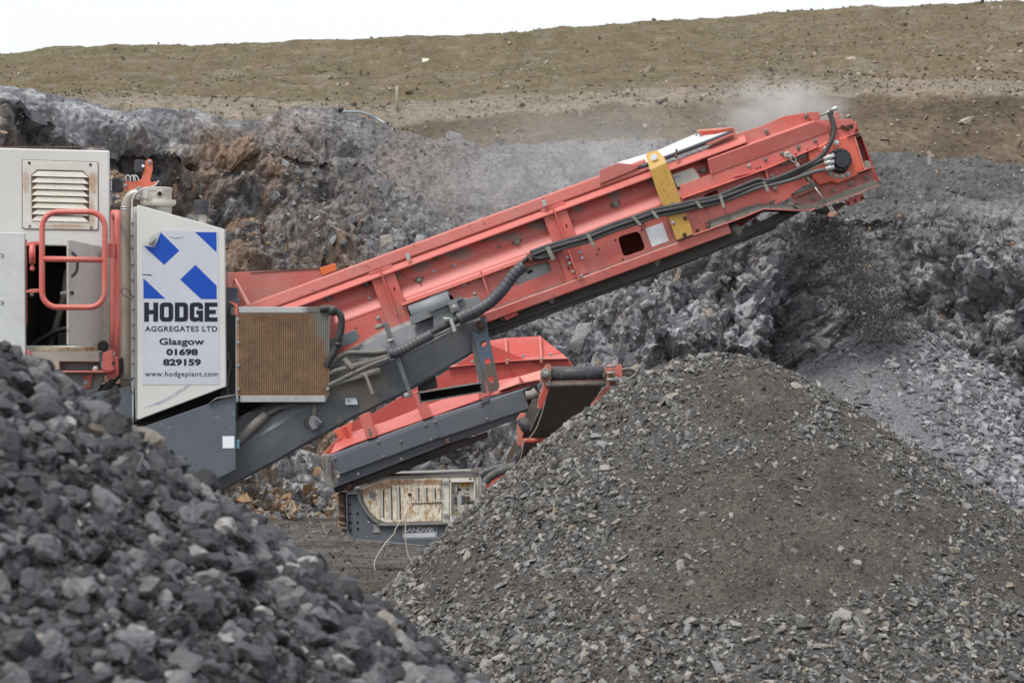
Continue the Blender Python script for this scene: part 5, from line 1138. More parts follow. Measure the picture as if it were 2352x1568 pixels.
plate('shaded_bar', L(c7, 455, 790, 790, 665, 800, 715, 475, 832), VD-.07, .03, mDusty, K)
# tow rope with chain links
def ring(name, c, D, x, y, a, b, ang, r, mat, par):
    pts = []
    for i in range(12):
        t = i*math.pi/6; dx, dy = a*math.cos(t), b*math.sin(t); pts.append(P(*c(x+dx*math.cos(ang)-dy*math.sin(ang), y+dx*math.sin(ang)+dy*math.cos(ang)), D))
    vs, fs = tube_data(spline(pts, 2, True), r, 7, True); return from_data(name, vs, fs, mat, par, smooth=True)
rope = tube('pull_rod', uvt(c7, VD-.16, 660, 800, 880, 1085), .016, mDusty, K, k=0)
bolt(c7(545, 695), VD-.10, .032, M('cream_knob', (.45, .40, .32), .6), rope, 'flat', 'knob')
ring('chain_link', c7, VD-.14, 575, 700, 48, 22, .5, .006, mSteel, rope); ring('chain_link', c7, VD-.15, 620, 745, 52, 28, .9, .006, mSteel, rope)
tube('tie_rod', uvt(c7, VD-.16, 890, 1095, 1040, 1300), .008, mSteel, rope, k=0)
ring('chain_link', c7, VD-.15, 1085, 1350, 48, 18, .95, .005, mSteel, rope); ring('chain_link', c7, VD-.15, 1115, 1400, 45, 20, 1.2, .005, mSteel, rope)
plate('shackle', L(c7, 1060, 1450, 1100, 1405, 1165, 1400, 1178, 1440, 1140, 1478, 1080, 1480), VD-.15, .05, M('faded_coral', (.50, .23, .18), .6, .15, 6, dust=.3), rope)
# hydraulic hoses along the conveyor
def uvd(c, *xyd): return [P(*c(xyd[i], xyd[i+1]), VD+xyd[i+2]) for i in range(0, len(xyd), 3)]
run = [(c4, 1430, 625), (c4, 1560, 575), (c4, 1720, 525), (c4, 1900, 475), (c4, 2100, 395), (c4, 2290, 330), (c8, 200, 1110), (c8, 370, 1050), (c8, 620, 1000), (c8, 830, 950), (c8, 1100, 890)]
def bundle(dx, dy, d): return [P(c(x, y)[0]+dx, c(x, y)[1]+dy, VD+d) for c, x, y in run]
ends = {0: uvd(c7, 150, 1020, -.14, 300, 1025, -.16, 500, 960, -.17, 700, 870, -.18, 900, 770, -.18, 1020, 660, -.17, 1110, 500, -.15, 1135, 360, -.12, 1110, 240, -.1, 1080, 170, -.09),
        1: uvd(c7, 150, 1080, -.14, 300, 1050, -.16, 600, 950, -.17, 850, 830, -.18, 1000, 755, -.19),
        2: uvd(c7, 150, 1120, -.14, 320, 1080, -.16, 600, 1010, -.17, 850, 920, -.18, 1020, 880, -.19)}
tube('hydraulic_hose', bundle(0, -3, -.13)+ends[0], .0215, mBlk, K, n=12)
tube('hydraulic_hose', bundle(1, 4, -.145)+ends[1], .020, mBlk, K, n=12)
tube('hydraulic_hose', bundle(3, 11, -.13)+ends[2], .0185, M('grey_hose', (.115, .115, .115), .6, .15, 6, dust=.4, up=.5, dustcol=(.25, .24, .22)), K, n=12)
tube('hydraulic_hose', uvd(c4, 1360, 700, -.16, 1400, 660, -.16, 1430, 640, -.15, 1500, 660, -.14, 1600, 640, -.13), .018, mBlk, K)
tube('lubrication_line', uvd(c7, 700, 940, -.17, 850, 870, -.18, 1000, 800, -.19, 1060, 790, -.19), .009, M('tan_line', (.30, .25, .19), .6), K)
for ys, ye in (((1010, 750), (1140, 700)), ((1015, 800), (1140, 780)), ((1030, 875), (1140, 845))):
    f_ = tube('hose_fitting', uvt(c7, VD-.19, *ys, *ye), .021, M('fitting_zinc', (.55, .56, .56), .35, .1, 10, metal=.4), K, k=0); m_ = ((ys[0]+ye[0])/2, (ys[1]+ye[1])/2)
    tube('fitting_nut', uvt(c7, VD-.19, m_[0]-16, m_[1]+6, m_[0]+16, m_[1]-6), .027, M('fitting_zinc2', (.50, .51, .51), .35, .1, 10, metal=.4), f_, k=0, n=6)
for c, q in ((c4, (1555, 565, 1590, 558, 1640, 660, 1610, 680)), (c4, (1900, 460, 1930, 455, 1980, 555, 1950, 562)), (c8, (78, 1115, 118, 1103, 212, 1215, 175, 1222)), (c8, (305, 1055, 345, 1043, 410, 1135, 372, 1142)), (c8, (812, 940, 850, 930, 915, 1020, 870, 1020)), (c8, (1090, 870, 1128, 862, 1172, 1015, 1138, 1020)), (c7, (238, 1032, 285, 1020, 325, 1160, 285, 1165))):
    plate('hose_clip', L(c, *q), VD-.175, .015, M('clip_tan', (.42, .39, .33), .6, .1, 10, dust=.3) if len(_shared) < 0 else mDusty, K)
for c, q in ((c8, (130, 1085, 200, 1070, 210, 1100, 150, 1110)), (c8, (880, 912, 920, 900, 930, 935, 890, 945))): plate('clip_foot', L(c, *q), VD-.13, .08, mSteel, K)
plate('hose_saddle', L(c4, 1400, 625, 1425, 615, 1450, 675, 1428, 680), VD-.18, .05, mRusty, K)

# belt, far side and rollers behind the side panel
BE = 23.25
belt = rows('conveyor_belt', [[(*st(s, 30), VD+.10), (*st(s, 52), VD+.45), (*st(s, 52), VD+.75), (*st(s, 30), BE-.05)] for s in (-40, 400, 800, 1200, 1330)], mBelt, K, th=.02)
rows('return_belt', [[(*st(s, t_), d) for d in (VD-.0, VD+.35, VD+.75, BE)] for s, t_ in ((-40, 236), (300, 240), (600, 246), (1000, 252), (1180, 240), (1290, 222))], mBelt, K, th=.02)
plate('belt_edge', [st(470, 228), st(1000, 228), st(1160, 226), st(1270, 214), st(1285, 232), st(1180, 250), st(1000, 258), st(470, 262)], VD+.02, .04, mBelt, K)
plate('far_side', [st(-40, 30), st(1320, 30), st(1330, 170), st(1100, 225), st(-40, 225)], BE, .02, mRedD, K)
hdrum = tube('head_drum', [P(*c7(1215, 755), VD+.04), P(*c7(1215, 755), BE-.05)], .20, mBelt, K, k=0, n=26)
for s in (120, 380, 640, 900, 1100): tube('return_roller', [P(*st(s, 226), VD+.02), P(*st(s, 226), BE-.03)], .06, mDusty, K, k=0, n=16)
plate('added_belt_plate', [st(930, 150), st(1110, 150), st(1110, 163), st(930, 163)], VD+.10, .02, M('added_belt_grey', (.16, .15, .14), .6, .2, 6, dust=.4), K); plate('added_belt_plate', [st(930, 168), st(1110, 168), st(1110, 186), st(930, 186)], VD+.12, .02, bpy.data.materials['added_belt_grey'], K)  # grey plates added inside the cut-out to lighten it, standing for the belt
for s in (1010, 1030): rows('inner_bar', [[(*st(980, 176+s-1010), VD+.3), (*st(1080, 172+s-1010), VD+.3)], [(*st(980, 183+s-1010), VD+.3), (*st(1080, 179+s-1010), VD+.3)]], mDusty, K, th=.02)
plate('bottom_bracket', L(c4, 1200, 1135, 1225, 1180, 1330, 1130, 1310, 1090), VD-.03, .1, mRedD, K)
plate('bottom_pad', L(c4, 1172, 1140, 1202, 1132, 1222, 1180, 1180, 1182), VD-.02, .1, mRusty, K)
sc_ = plate('belt_scraper', L(c5, 1075, 1125, 1110, 1110, 1370, 1020, 1395, 1030, 1360, 1050, 1110, 1145), VD+.2, .6, M('scraper_brown', (.085, .06, .05), .8, .2, 6, dust=.4), K)
bolt(c5(1097, 1130), VD+.19, .022, M('cream_tip', (.5, .45, .35), .6), sc_, 'flat')
tube('scraper_arm', [P(*c5(1200, 970), VD+.25), P(*c5(1290, 1040), VD+.25)], .03, mDusty, sc_, k=0)
# ------------------------------------------------------------------ the second machine: mobile screen behind
D2 = 29.0
G29 = float(ground_z(np.array([-.8]), np.array([29.5]))[0])
Q = thing('mobile_screen', 'smaller mobile screening machine behind, with a rusty cream power pack and red hopper', 'screening machine', (-.8, 29.5, G29))
mCr = M('cream_paint', (.76, .74, .66), .5, .07, 2, dust=.3, dustcol=(.42, .41, .33), rust=.1, rs=14, rustcol=(.25, .12, .05), fine=.06, bs=30)
mCrR = M('rust_streaked_cream', (.80, .76, .64), .6, .08, 3, rust=.58, rs=34, rustcol=(.44, .25, .09), streak=True, fine=.12, bs=60,
         spots=[(tuple(P(*c10(500, 330), D2)-Q.location), (.17, 1, .055), .75), (tuple(P(*c10(820, 285), D2)-Q.location), (.26, 1, .035), .75), (tuple(P(*c10(1180, 285), D2)-Q.location), (.22, 1, .03), .7), (tuple(P(*c10(360, 395), D2)-Q.location), (.08, 1, .04), .7)], spotcol=(.30, .14, .06))
mGr2 = M('screen_grey_paint', (.110, .124, .148), .45, .1, 1.2, dust=.3, up=.35, dustcol=(.20, .19, .175), fine=.07, bs=40, bump=.05)
mRd2 = M('hopper_red_paint', (.50, .078, .064), .42, .1, 1.2, dust=.18, up=.25, dustcol=(.40, .25, .2), fine=.05, bs=30)
mRd3 = M('hopper_rib_lit_red', (.60, .15, .13), .45, .08, 2, dust=.3, dustcol=(.45, .3, .25), fine=.1, bs=40)  # pinker copy of the hopper red: light on the ribs put into the colour
def pl(name, q, D, th, mat, par, **k): return plate(name, L(c6, *q), D, th, mat, par, **k)
# power pack
pack = pl('power_pack', (360, 1097, 560, 1030, 640, 1017, 990, 1015, 1193, 1015, 1193, 1400, 700, 1400, 560, 1338, 480, 1320, 430, 1262, 398, 1205, 372, 1140), D2, .04, mCr, Q, bevel=.008)
a_, b_ = P(*c6(560, 1030), D2), P(*c6(1195, 1013), D2)
slab('pack_roof', [a_+Vector((0, -.01, 0)), b_+Vector((0, -.01, 0)), b_+Vector((0, 1.25, 0)), a_+Vector((0, 1.25, -.01))], (0, 0, .03), M('dusty_roof', (.25, .235, .21), .85, .15, 3, fine=.2, bs=40), pack)
slab('pack_side', [b_+Vector((-.02, .045, 0)), b_+Vector((-.02, 1.2, 0)), b_+Vector((-.02, 1.2, -1.2)), b_+Vector((-.02, .045, -1.2))], (.03, 0, 0), mCr, pack)
door = plate('power_pack_door', L(c10, 296, 382, 400, 330, 600, 255, 1325, 232, 1330, 795, 700, 815, 590, 812, 500, 780, 420, 715, 345, 610, 300, 525), D2-.02, .02, mCrR, Q, bevel=.006)
plate('door_seal', L(c10, 205, 370, 296, 375, 300, 530, 345, 615, 420, 722, 500, 790, 590, 822, 700, 826, 1400, 815, 1400, 830, 600, 840, 500, 812, 400, 740, 320, 640, 240, 460), D2-.012, .012, M('door_seal_grey', (.20, .20, .18), .6, .1), Q, bevel=0)
mSl = M('slot_grey', (.52, .50, .45), .5, .08, 8, rust=.12, rs=20)
for q in ((510, 420, 570, 385, 575, 750, 520, 715), (622, 378, 675, 343, 682, 780, 628, 740), (732, 375, 783, 340, 792, 772, 738, 738)):
    x0, y0, x1, y1, x2, y2, x3, y3 = q
    s_ = plate('louvre_slot', L(c10, *q), D2-.024, .005, mSl, door, bevel=0); plate('slot_gap', L(c10, x1-9, y1+4, x1+3, y1, x2+3, y2+2, x2-9, y2-4), D2-.026, .003, mHole, door, bevel=0)
hatch = plate('inspection_hatch', L(c10, 936, 332, 1310, 322, 1312, 548, 938, 562), D2-.035, .016, mCrR, door, bevel=.002)
plate('hatch_gap', L(c10, 930, 326, 1316, 316, 1318, 556, 932, 570), D2-.022, .003, M('gap_brown', (.10, .06, .035), .9), door, bevel=0)
for x in (985, 1090, 1200):
    plate('louvre_slot', L(c10, x, 380, x+45, 352, x+50, 540, x+3, 512), D2-.038, .004, mSl, door, bevel=0); plate('slot_gap', L(c10, x+36, 358, x+48, 350, x+53, 540, x+42, 534), D2-.040, .003, mHole, door, bevel=0)
for q in ((1288, 345, 1322, 345, 1322, 385, 1288, 385), (1290, 492, 1325, 492, 1325, 532, 1290, 532)): plate('hatch_hinge', L(c10, *q), D2-.05, .02, mGalv, door)
for q in ((1332, 265, 1400, 262, 1412, 280, 1405, 300, 1350, 312, 1332, 300), (1345, 690, 1405, 690, 1420, 712, 1400, 730, 1350, 740)): plate('door_hinge', L(c10, *q), D2-.03, .03, mGalv, door)
lt_ = plate('door_catch', L(c10, 895, 425, 938, 420, 938, 485, 895, 488), D2-.03, .02, mCr, door); bolt(c10(912, 447), D2-.03, .022, mBoltR, lt_, 'flat')
plate('data_sticker', L(c10, 385, 415, 465, 415, 472, 455, 455, 500, 385, 495), D2-.0225, .002, M('grey_sticker', (.22, .22, .23), .5, .3, 30), door, bevel=0)
wl_ = plate('warning_sticker', L(c10, 362, 510, 480, 506, 480, 560, 362, 565), D2-.0225, .002, M('cream_sticker', (.62, .60, .52), .5), door, bevel=0)
plate('warning_triangle', L(c10, 394, 518, 420, 562, 368, 562), D2-.0235, .0008, M('warning_yellow', (.62, .40, .02), .5), wl_, bevel=0); plate('warning_mark', L(c10, 390, 535, 400, 535, 397, 555, 392, 555), D2-.0243, .0006, mHole, wl_, bevel=0)
plate('red_heading', L(c10, 422, 510, 478, 508, 478, 521, 422, 523), D2-.0235, .0008, M('heading_red', (.22, .03, .03), .5), wl_, bevel=0)
for q in ((230, 392), (232, 445), (1702, 243), (1757, 243)): bolt(c10(*q), D2-.004, .016, mBoltD, Q, 'flat')
plate('post_seam', L(c10, 1425, 210, 1432, 210, 1432, 900, 1425, 900), D2-.003, .002, mRusty, pack, bevel=0)
# control panel
cp = plate('control_panel', L(c10, 1448, 278, 1758, 270, 1758, 692, 1455, 692), D2-.006, .004, M('panel_cream', (.52, .51, .45), .5, .06, 4, dust=.2), Q, bevel=0)
for q in ((1440, 268, 1766, 260, 1766, 280, 1440, 286), (1440, 268, 1453, 268, 1453, 700, 1440, 700), (1752, 268, 1768, 262, 1768, 700, 1752, 700)): plate('panel_frame', L(c10, *q), D2-.06, .055, mCr, cp, bevel=0)
mYl = M('panel_yellow', (.62, .47, .05), .5); mRb = M('button_red', (.50, .06, .03), .4); mNv = M('panel_navy', (.02, .025, .05), .5)
plate('yellow_disc', L(c10, 1572, 300, 1638, 300, 1638, 346, 1572, 346), D2-.008, .002, mYl, cp, bevel=0); bolt(c10(1600, 322), D2-.01, .012, mRb, cp, 'flat', 'stop_label')
sb = plate('stop_box', L(c10, 1645, 292, 1692, 290, 1692, 332, 1645, 335), D2-.03, .022, mYl, cp); bolt(c10(1668, 305), D2-.035, .016, mRb, cp, 'flat', 'stop_button')
plate('key_tag', L(c10, 1508, 315, 1532, 315, 1534, 375, 1524, 425, 1506, 425, 1506, 370), D2-.025, .012, M('tag_grey', (.45, .47, .48), .4), cp); plate('key_lead', L(c10, 1500, 380, 1530, 375, 1525, 420, 1505, 430), D2-.02, .008, mBlk, cp)
for q in ((1540, 363, 1575, 363, 1575, 398, 1540, 398), (1496, 487, 1530, 487, 1530, 522, 1496, 522)): plate('switch_plate', L(c10, *q), D2-.012, .005, mNv, cp, bevel=0)
plate('legend_plate', L(c10, 1573, 463, 1633, 463, 1633, 570, 1573, 570), D2-.011, .004, mNv, cp, bevel=0)
for i in range(4): bolt(c10(1582, 480+i*24), D2-.012, .007, mPap, cp, 'flat', 'indicator'); plate('legend_text', L(c10, 1595, 474+i*24, 1625, 474+i*24, 1625, 484+i*24, 1595, 484+i*24), D2-.0118, .0007, M('legend_grey', (.2, .22, .26), .5) if i == 0 else bpy.data.materials['legend_grey'], cp, bevel=0)
for i in range(3): plate('fuse_row', L(c10, 1640, 473+i*13, 1692, 471+i*13, 1692, 480+i*13, 1640, 482+i*13), D2-.03, .02, mHole if i != 1 else mRb, cp, bevel=0)
bolt(c10(1513, 547), D2-.015, .016, M('dial_blue', (.03, .06, .09), .4), cp, 'flat', 'dial'); bolt(c10(1515, 635), D2-.02, .016, mSteel, cp, 'hex', 'key_switch'); bolt(c10(1664, 375), D2-.012, .011, mHole, cp, 'flat', 'socket')
plate('yellow_tag', L(c10, 1496, 672, 1536, 672, 1536, 692, 1496, 692), D2-.02, .01, mYl, cp); tube('plug_cluster', uvt(c10, D2-.04, 1640, 545, 1675, 535, 1715, 560), .024, M('mud_green', (.06, .065, .045), .8), cp)
for q in ((1628, 430), (1668, 430), (1484, 415), (1538, 415), (1510, 462), (1632, 608), (1672, 608), (1517, 588)): bolt(c10(*q), D2-.009, .010, mBoltD, cp, 'flat', 'panel_screw')
# chassis
chs = plate('chassis_side', L(c10, 88, 440, 225, 436, 250, 500, 320, 645, 400, 745, 500, 816, 600, 846, 1500, 825, 2100, 800, 2100, 1180, 1100, 1120, 200, 1030, 130, 975, 100, 900), D2-.05, .05, mGr2, Q, bevel=.006)
plate('chassis_top_flange', L(c10, 84, 432, 228, 428, 232, 442, 88, 450), D2-.11, .12, mGr2, chs); plate('chassis_edge', L(c10, 76, 440, 90, 440, 104, 900, 134, 972, 204, 1024, 200, 1040, 120, 985, 88, 905), D2-.10, .1, mGr2, chs)
tube('chassis_lip', uvt(c10, D2-.07, 232, 440, 255, 505, 325, 650, 405, 750, 500, 818, 600, 845, 1500, 826), .022, M('lip_grey', (.15, .16, .155), .6, .1, dust=.3), chs, k=4)
plate('chassis_sill', L(c10, 200, 1028, 1100, 1112, 1100, 1122, 200, 1038), D2-.09, .05, M('sill_light', (.24, .25, .26), .6, .15), chs)
for q in ((128, 577), (132, 695), (228, 692), (133, 812), (231, 810), (137, 910), (232, 893)): bolt(c10(*q), D2-.051, .014, mHole, chs, 'flat', 'bolt_hole')
plate('bare_patch', L(c10, 440, 830, 515, 828, 515, 910, 535, 935, 525, 945, 430, 945, 428, 935, 440, 912), D2-.062, .012, M('bare_steel', (.32, .31, .29), .6, .12, 6), chs)
for q in ((355, 800, 385, 795, 375, 812), (412, 797, 428, 797, 420, 808), (418, 830, 432, 830, 425, 842), (338, 985, 348, 985, 345, 1005)): plate('paint_chip', L(c10, *q), D2-.0508, .0007, mPap, chs, bevel=0)
bd = D2-.052
for q in ((822, 866, 1264, 850, 1264, 855, 822, 871), (822, 1023, 1264, 1015, 1264, 1020, 822, 1028), (820, 866, 826, 866, 828, 1028, 822, 1028), (1260, 851, 1266, 851, 1266, 1020, 1260, 1020)): plate('badge_line', L(c10, *q), bd, .001, M('badge_white', (.58, .60, .62), .5, .1, 20), chs, bevel=0)
text('SANDVIK', 'lettering', c10, 836, 1246, 874, 936, bd-.0005, M('badge_letter', (.62, .64, .66), .5, .1, 20), chs, .022, space=.95)
plate('badge_bar', L(c10, 834, 955, 1250, 938, 1250, 1000, 834, 1012), bd, .001, M('badge_bar_white', (.60, .62, .65), .5, .12, 14, rust=.1, rs=30, rustcol=(.2, .19, .2)), chs, bevel=0)
# track behind
tk = plate('track_frame', L(c6, 232, 1130, 288, 1130, 292, 1400, 262, 1390, 236, 1330), D2+.35, .4, M('track_rust', (.20, .135, .095), .85, .2, 5, fine=.25, bs=40), Q)
for y in (1200, 1275, 1320, 1350): pl('track_shoe', (228, y, 292, y+8, 292, y+26, 230, y+16), D2+.30, .5, M('shoe_rust', (.27, .185, .135), .85, .15, 6) if y == 1200 else bpy.data.materials['shoe_rust'], tk)
pl('track_gap', (275, 1135, 292, 1135, 294, 1330, 278, 1330), D2+.28, .3, mDark, tk)
hgb = plate('boom_hinge', L(c10, 45, 290, 90, 262, 165, 255, 195, 300, 195, 345, 180, 370, 205, 430, 90, 430, 90, 380, 50, 380), D2-.08, .1, M('hinge_grey', (.17, .165, .165), .6, .12, 5, dust=.4), Q); bolt(c10(122, 335), D2-.085, .045, mBoltR, hgb)

# feed boom: dark grey box beam
DB = 28.8
mBoom = mGr2
fb = rows('boom_side', [[(*c6(x, y-8), DB+.10) for x, y in ((176, 866), (890, 602), (1612, 372))], [(*c6(x, y), DB) for x, y in ((180, 868), (890, 606), (1612, 376))],
     [(*c6(x, y), DB-.01) for x, y in ((186, 905), (895, 640), (1610, 400))], [(*c6(x, y), DB) for x, y in ((240, 1000), (930, 748), (1545, 545))], [(*c6(x, y), DB+.02) for x, y in ((250, 1012), (935, 758), (1545, 556))], [(*c6(x, y), DB+.035) for x, y in ((215, 1088), (960, 800), (1545, 585))], [(*c6(x, y), DB+.5) for x, y in ((215, 1092), (960, 806), (1545, 590))]], mBoom, Q, bevel=.006)
pl('boom_panel', (205, 888, 870, 640, 905, 660, 930, 745, 880, 765, 245, 1000), DB-.018, .012, mBoom, fb)
pl('boom_panel', (885, 635, 1480, 425, 1545, 395, 1545, 545, 930, 750), DB-.022, .014, M('panel_slate', (.105, .118, .14), .45, .08, 2, dust=.25, fine=.06, bs=40), fb)
pl('slotted_hole', (203, 965, 212, 962, 232, 995, 226, 1005, 214, 1000), DB-.022, .004, mMud, fb, bevel=0)
for q in ((210, 888), (508, 775), (660, 775), (830, 660), (540, 878), (372, 996), (868, 762), (898, 640), (1250, 620), (240, 990), (1215, 525), (665, 895)): bolt(c6(*q), DB-.024, .018, mBoltD, fb, 'flat')
pl('boom_end', (118, 868, 178, 866, 186, 905, 188, 1040, 212, 1088, 150, 1080, 138, 1000, 122, 930), DB+.01, .8, M('boom_end_grey', (.20, .19, .175), .65, .12, 4, dust=.5), Q)
for i in range(7): 
    for x in (135, 168): bolt(c6(x+i*.5, 890+i*17), DB+.008, .012, mBoltD, fb, 'flat')
pl('pivot_lug', (960, 770, 985, 745, 1000, 780, 975, 788), DB-.06, .06, mRusty, fb); pl('rust_streak', (830, 850, 880, 825, 885, 832, 800, 862), DB+.04, .004, mRusty, fb, bevel=0)
rows('boom_return', [[(*c6(x, y), d) for x, y, d in ((205, 1095, DB+.1), (350, 1045, DB+.1), (960, 806, DB+.1), (1255, 712, DB+.1))], [(*c6(x, y), d) for x, y, d in ((212, 1122, DB+.16), (360, 1075, DB+.16), (800, 925, DB+.16), (1255, 740, DB+.16))], [(*c6(x, y), d) for x, y, d in ((212, 1120, DB+.9), (360, 1075, DB+.9), (800, 925, DB+.9), (1255, 740, DB+.9))]], M('return_belt_grey', (.045, .045, .046), .8, .15, 4, dust=.3, fine=.1), Q, th=.02)
pl('boom_bracket', (1205, 522, 1262, 495, 1266, 470, 1258, 468, 1250, 488, 1205, 505), DB-.04, .03, mGr2, fb)
# hopper: sloped near wing, ribs, far wall, raised far extension
hop = rows('hopper_wing', [[(*c6(x, y), DB+.02) for x, y in ((180, 864), (310, 802), (500, 735), (890, 600), (1250, 470), (1612, 368))], [(*c6(x, y), DB+.45) for x, y in ((240, 742), (400, 690), (560, 640), (810, 540), (1260, 375), (1625, 300))]], mRd2, Q, th=.012)
far = pl('hopper_far_wall', (200, 700, 330, 640, 470, 585, 740, 420, 905, 340, 1140, 185, 1250, 100, 1620, 260, 1640, 330, 900, 560, 560, 680, 240, 770), DB+1.3, .02, mRd2, Q)
ext = rows('hopper_extension', [[(*c6(x, y), DB+1.75) for x, y in ((1265, 88), (1375, 70), (1605, 57), (1622, 62))], [(*c6(x, y), DB+1.68) for x, y in ((1200, 120), (1380, 118), (1635, 112), (1690, 118))], [(*c6(x, y), DB+1.5) for x, y in ((1120, 200), (1385, 205), (1625, 192), (1760, 172))]], M('extension_red', (.50, .075, .06), .5, .12, 2, dust=.25, dustcol=(.5, .3, .27), fine=.08, bs=40), Q, th=.015)
rows('extension_ledge', [[(*c6(x, y), DB+1.5) for x, y in ((990, 255), (1385, 205), (1625, 192), (1765, 175))], [(*c6(x, y), DB+1.25) for x, y in ((985, 268), (1390, 228), (1630, 212), (1805, 208))], [(*c6(x, y), DB+1.3) for x, y in ((985, 272), (1390, 240), (1630, 222), (1815, 220))]], M('ledge_red', (.50, .12, .10), .6, .12, 3, dust=.6, dustcol=(.30, .2, .16)), Q, th=.01)
pl('extension_back', (1180, 200, 1810, 215, 1838, 245, 1838, 262, 1620, 335, 1120, 470, 1100, 330), DB+1.32, .02, mRd2, Q)
for x, y0, y1 in ((1378, 72, 225), (1612, 58, 215)):
    tube('extension_rib', [P(*c6(x, y0), DB+1.7), P(*c6(x+8, y1-50), DB+1.48), P(*c6(x+12, y1+20), DB+1.2)], .018, mRd3, ext, k=0)
    bolt(c6(x+14, y1-5), DB+1.18, .016, mBoltG, ext)
for q in ((1500, 190), (1690, 180), (1150, 230)): bolt(c6(*q), DB+1.2, .016, mBoltG, ext)
pl('hopper_rib', (372, 600, 440, 575, 497, 738, 480, 748, 430, 758), DB-.02, .3, mRd3, Q); pl('rib_hole', (438, 690, 450, 685, 466, 735, 450, 742), DB-.025, .004, mMud, hop, bevel=0)
pl('hopper_rib', (742, 440, 785, 425, 882, 600, 806, 626), DB-.02, .3, mRd3, Q); pl('hopper_rib', (1180, 335, 1262, 300, 1268, 460, 1195, 488), DB+.0, .3, mRd3, Q)
pl('rear_plate', (120, 865, 240, 742, 200, 705, 225, 690, 330, 640, 318, 800, 180, 866), DB+.35, .02, M('hopper_orange', (.66, .15, .09), .45, .08, 2, dust=.2), Q)
pl('rear_edge', (118, 868, 244, 738, 254, 742, 132, 868), DB+.3, .03, mRd3, Q); pl('rear_rib', (258, 680, 280, 670, 315, 745, 290, 760), DB+.3, .05, mRd2, Q)
pl('wing_gusset', (1462, 335, 1480, 332, 1512, 372, 1500, 382), DB-.02, .2, mRd3, Q); 
rows('wing_front', [[(*c6(1330, 428), DB), (*c6(1480, 376), DB-.01), (*c6(1612, 352), DB-.02)], [(*c6(1340, 395), DB+.3), (*c6(1480, 330), DB+.3), (*c6(1640, 285), DB+.3)]], M('faded_wing', (.60, .21, .16), .5, .1, 2, dust=.3), Q, th=.01)
pl('dark_pocket', (1495, 425, 1590, 375, 1600, 480, 1545, 545, 1510, 470), DB-.03, .05, mDark, fb); tube('end_pulley', uvt(c6, DB-.06, 1515, 462, 1560, 455, 1590, 430), .055, mDusty, fb)
# side conveyor that carries stone to the front heap
A1, B1 = P(*c6(1690, 372), 26.6), P(*c6(2048, 366), 26.6)
A2, B2 = P(*c6(1400, 1010), 29.2), P(*c6(1700, 1010), 29.2)
bl_ = from_data('side_belt', [A1, B1, B1.lerp(B2, .5), B2, A2, A1.lerp(A2, .5)], [(0, 1, 2, 5), (5, 2, 3, 4)], M('dusty_belt', (.125, .117, .108), .75, .15, 3, dust=.5, dustcol=(.085, .075, .062), fine=.12, bs=60), Q)
m_ = bl_.modifiers.new('thick', 'SOLIDIFY'); m_.thickness = .03; m_.offset = -1
dr = tube('belt_drum', [P(*c6(1690, 316), 26.55), P(*c6(2050, 309), 26.55)], .082, M('worn_belt', (.060, .062, .070), .5, .25, 30, dust=.5, dustcol=(.17, .165, .16)), Q, k=0, n=28)
for x, w_ in ((1682, 8), (2040, 26)): tube('drum_edge', [P(*c6(x, 316), 26.55), P(*c6(x+w_, 315.5), 26.55)], .083, M('drum_rust', (.20, .15, .105), .7, .15) if x == 1682 else bpy.data.materials['drum_rust'], dr, k=0, n=28)
for i in range(7): x = 1700+i*47+R.uniform(-10, 10); tube('wear_band', [P(*c6(x, 316), 26.55), P(*c6(x+R.uniform(4, 14), 316), 26.55)], .0826, M('band_grey%d' % i, (.10+.02*(i % 3),)*3, .5), dr, k=0, n=28) if i not in (2, 4) else None
SD = 26.45
sm_ = M('dusty_coral_frame', (.52, .19, .14), .55, .14, 4, dust=.4, dustcol=(.40, .27, .2), fine=.1, bs=60)
sf = pl('side_frame', (1625, 290, 1655, 248, 1680, 246, 1692, 262, 1690, 350, 1660, 372, 1690, 380, 1655, 440, 1622, 552, 1592, 545, 1608, 460, 1640, 372, 1612, 372), SD, .06, sm_, Q)
pl('frame_face', (1660, 375, 1692, 380, 1625, 556, 1600, 500), SD-.02, .03, mRd2, sf)
tube('bearing', [P(*c6(1652, 312), SD-.02), P(*c6(1652, 312), SD-.06)], .06, mDusty, sf, k=0, n=14); bolt(c6(1655, 312), SD-.06, .03, mSteel, sf)
tube('adjuster', uvt(c6, SD-.05, 1640, 280, 1632, 345), .018, mDusty, sf, k=0); tube('cross_bar', [P(*c6(1655, 388), SD-.03), P(*c6(2065, 378), SD-.03)], .028, mMud, Q, k=0)
tube('bar_face', [P(*c6(1700, 372), SD-.03), P(*c6(2050, 364), SD-.03)], .018, mRusty, Q, k=0)
fr2 = pl('far_frame', (2060, 268, 2090, 240, 2105, 240, 2115, 300, 2105, 380, 2090, 420, 1990, 520, 1958, 545, 1960, 520, 2050, 410, 2075, 390), SD+.02, .06, sm_, Q)
pl('far_skirt', (2050, 405, 2085, 395, 1985, 560, 1940, 620, 1960, 540), SD+.1, .05, mRd2, Q)
bxr = pl('motor_box', (2118, 262, 2128, 250, 2170, 248, 2176, 262, 2176, 335, 2165, 340, 2125, 325), SD, .12, M('motor_box_coral', (.60, .17, .13), .5, .1, 3, dust=.3), fr2)
for y in (262, 308, 350, 356): tube('draw_bolt', uvt(c6, SD-.06, 2066, y, 2130, y-4), .012, mBoltG, fr2, k=0)
pl('tension_plate', (2078, 300, 2110, 298, 2140, 385, 2090, 395), SD-.03, .04, mRusty, fr2)
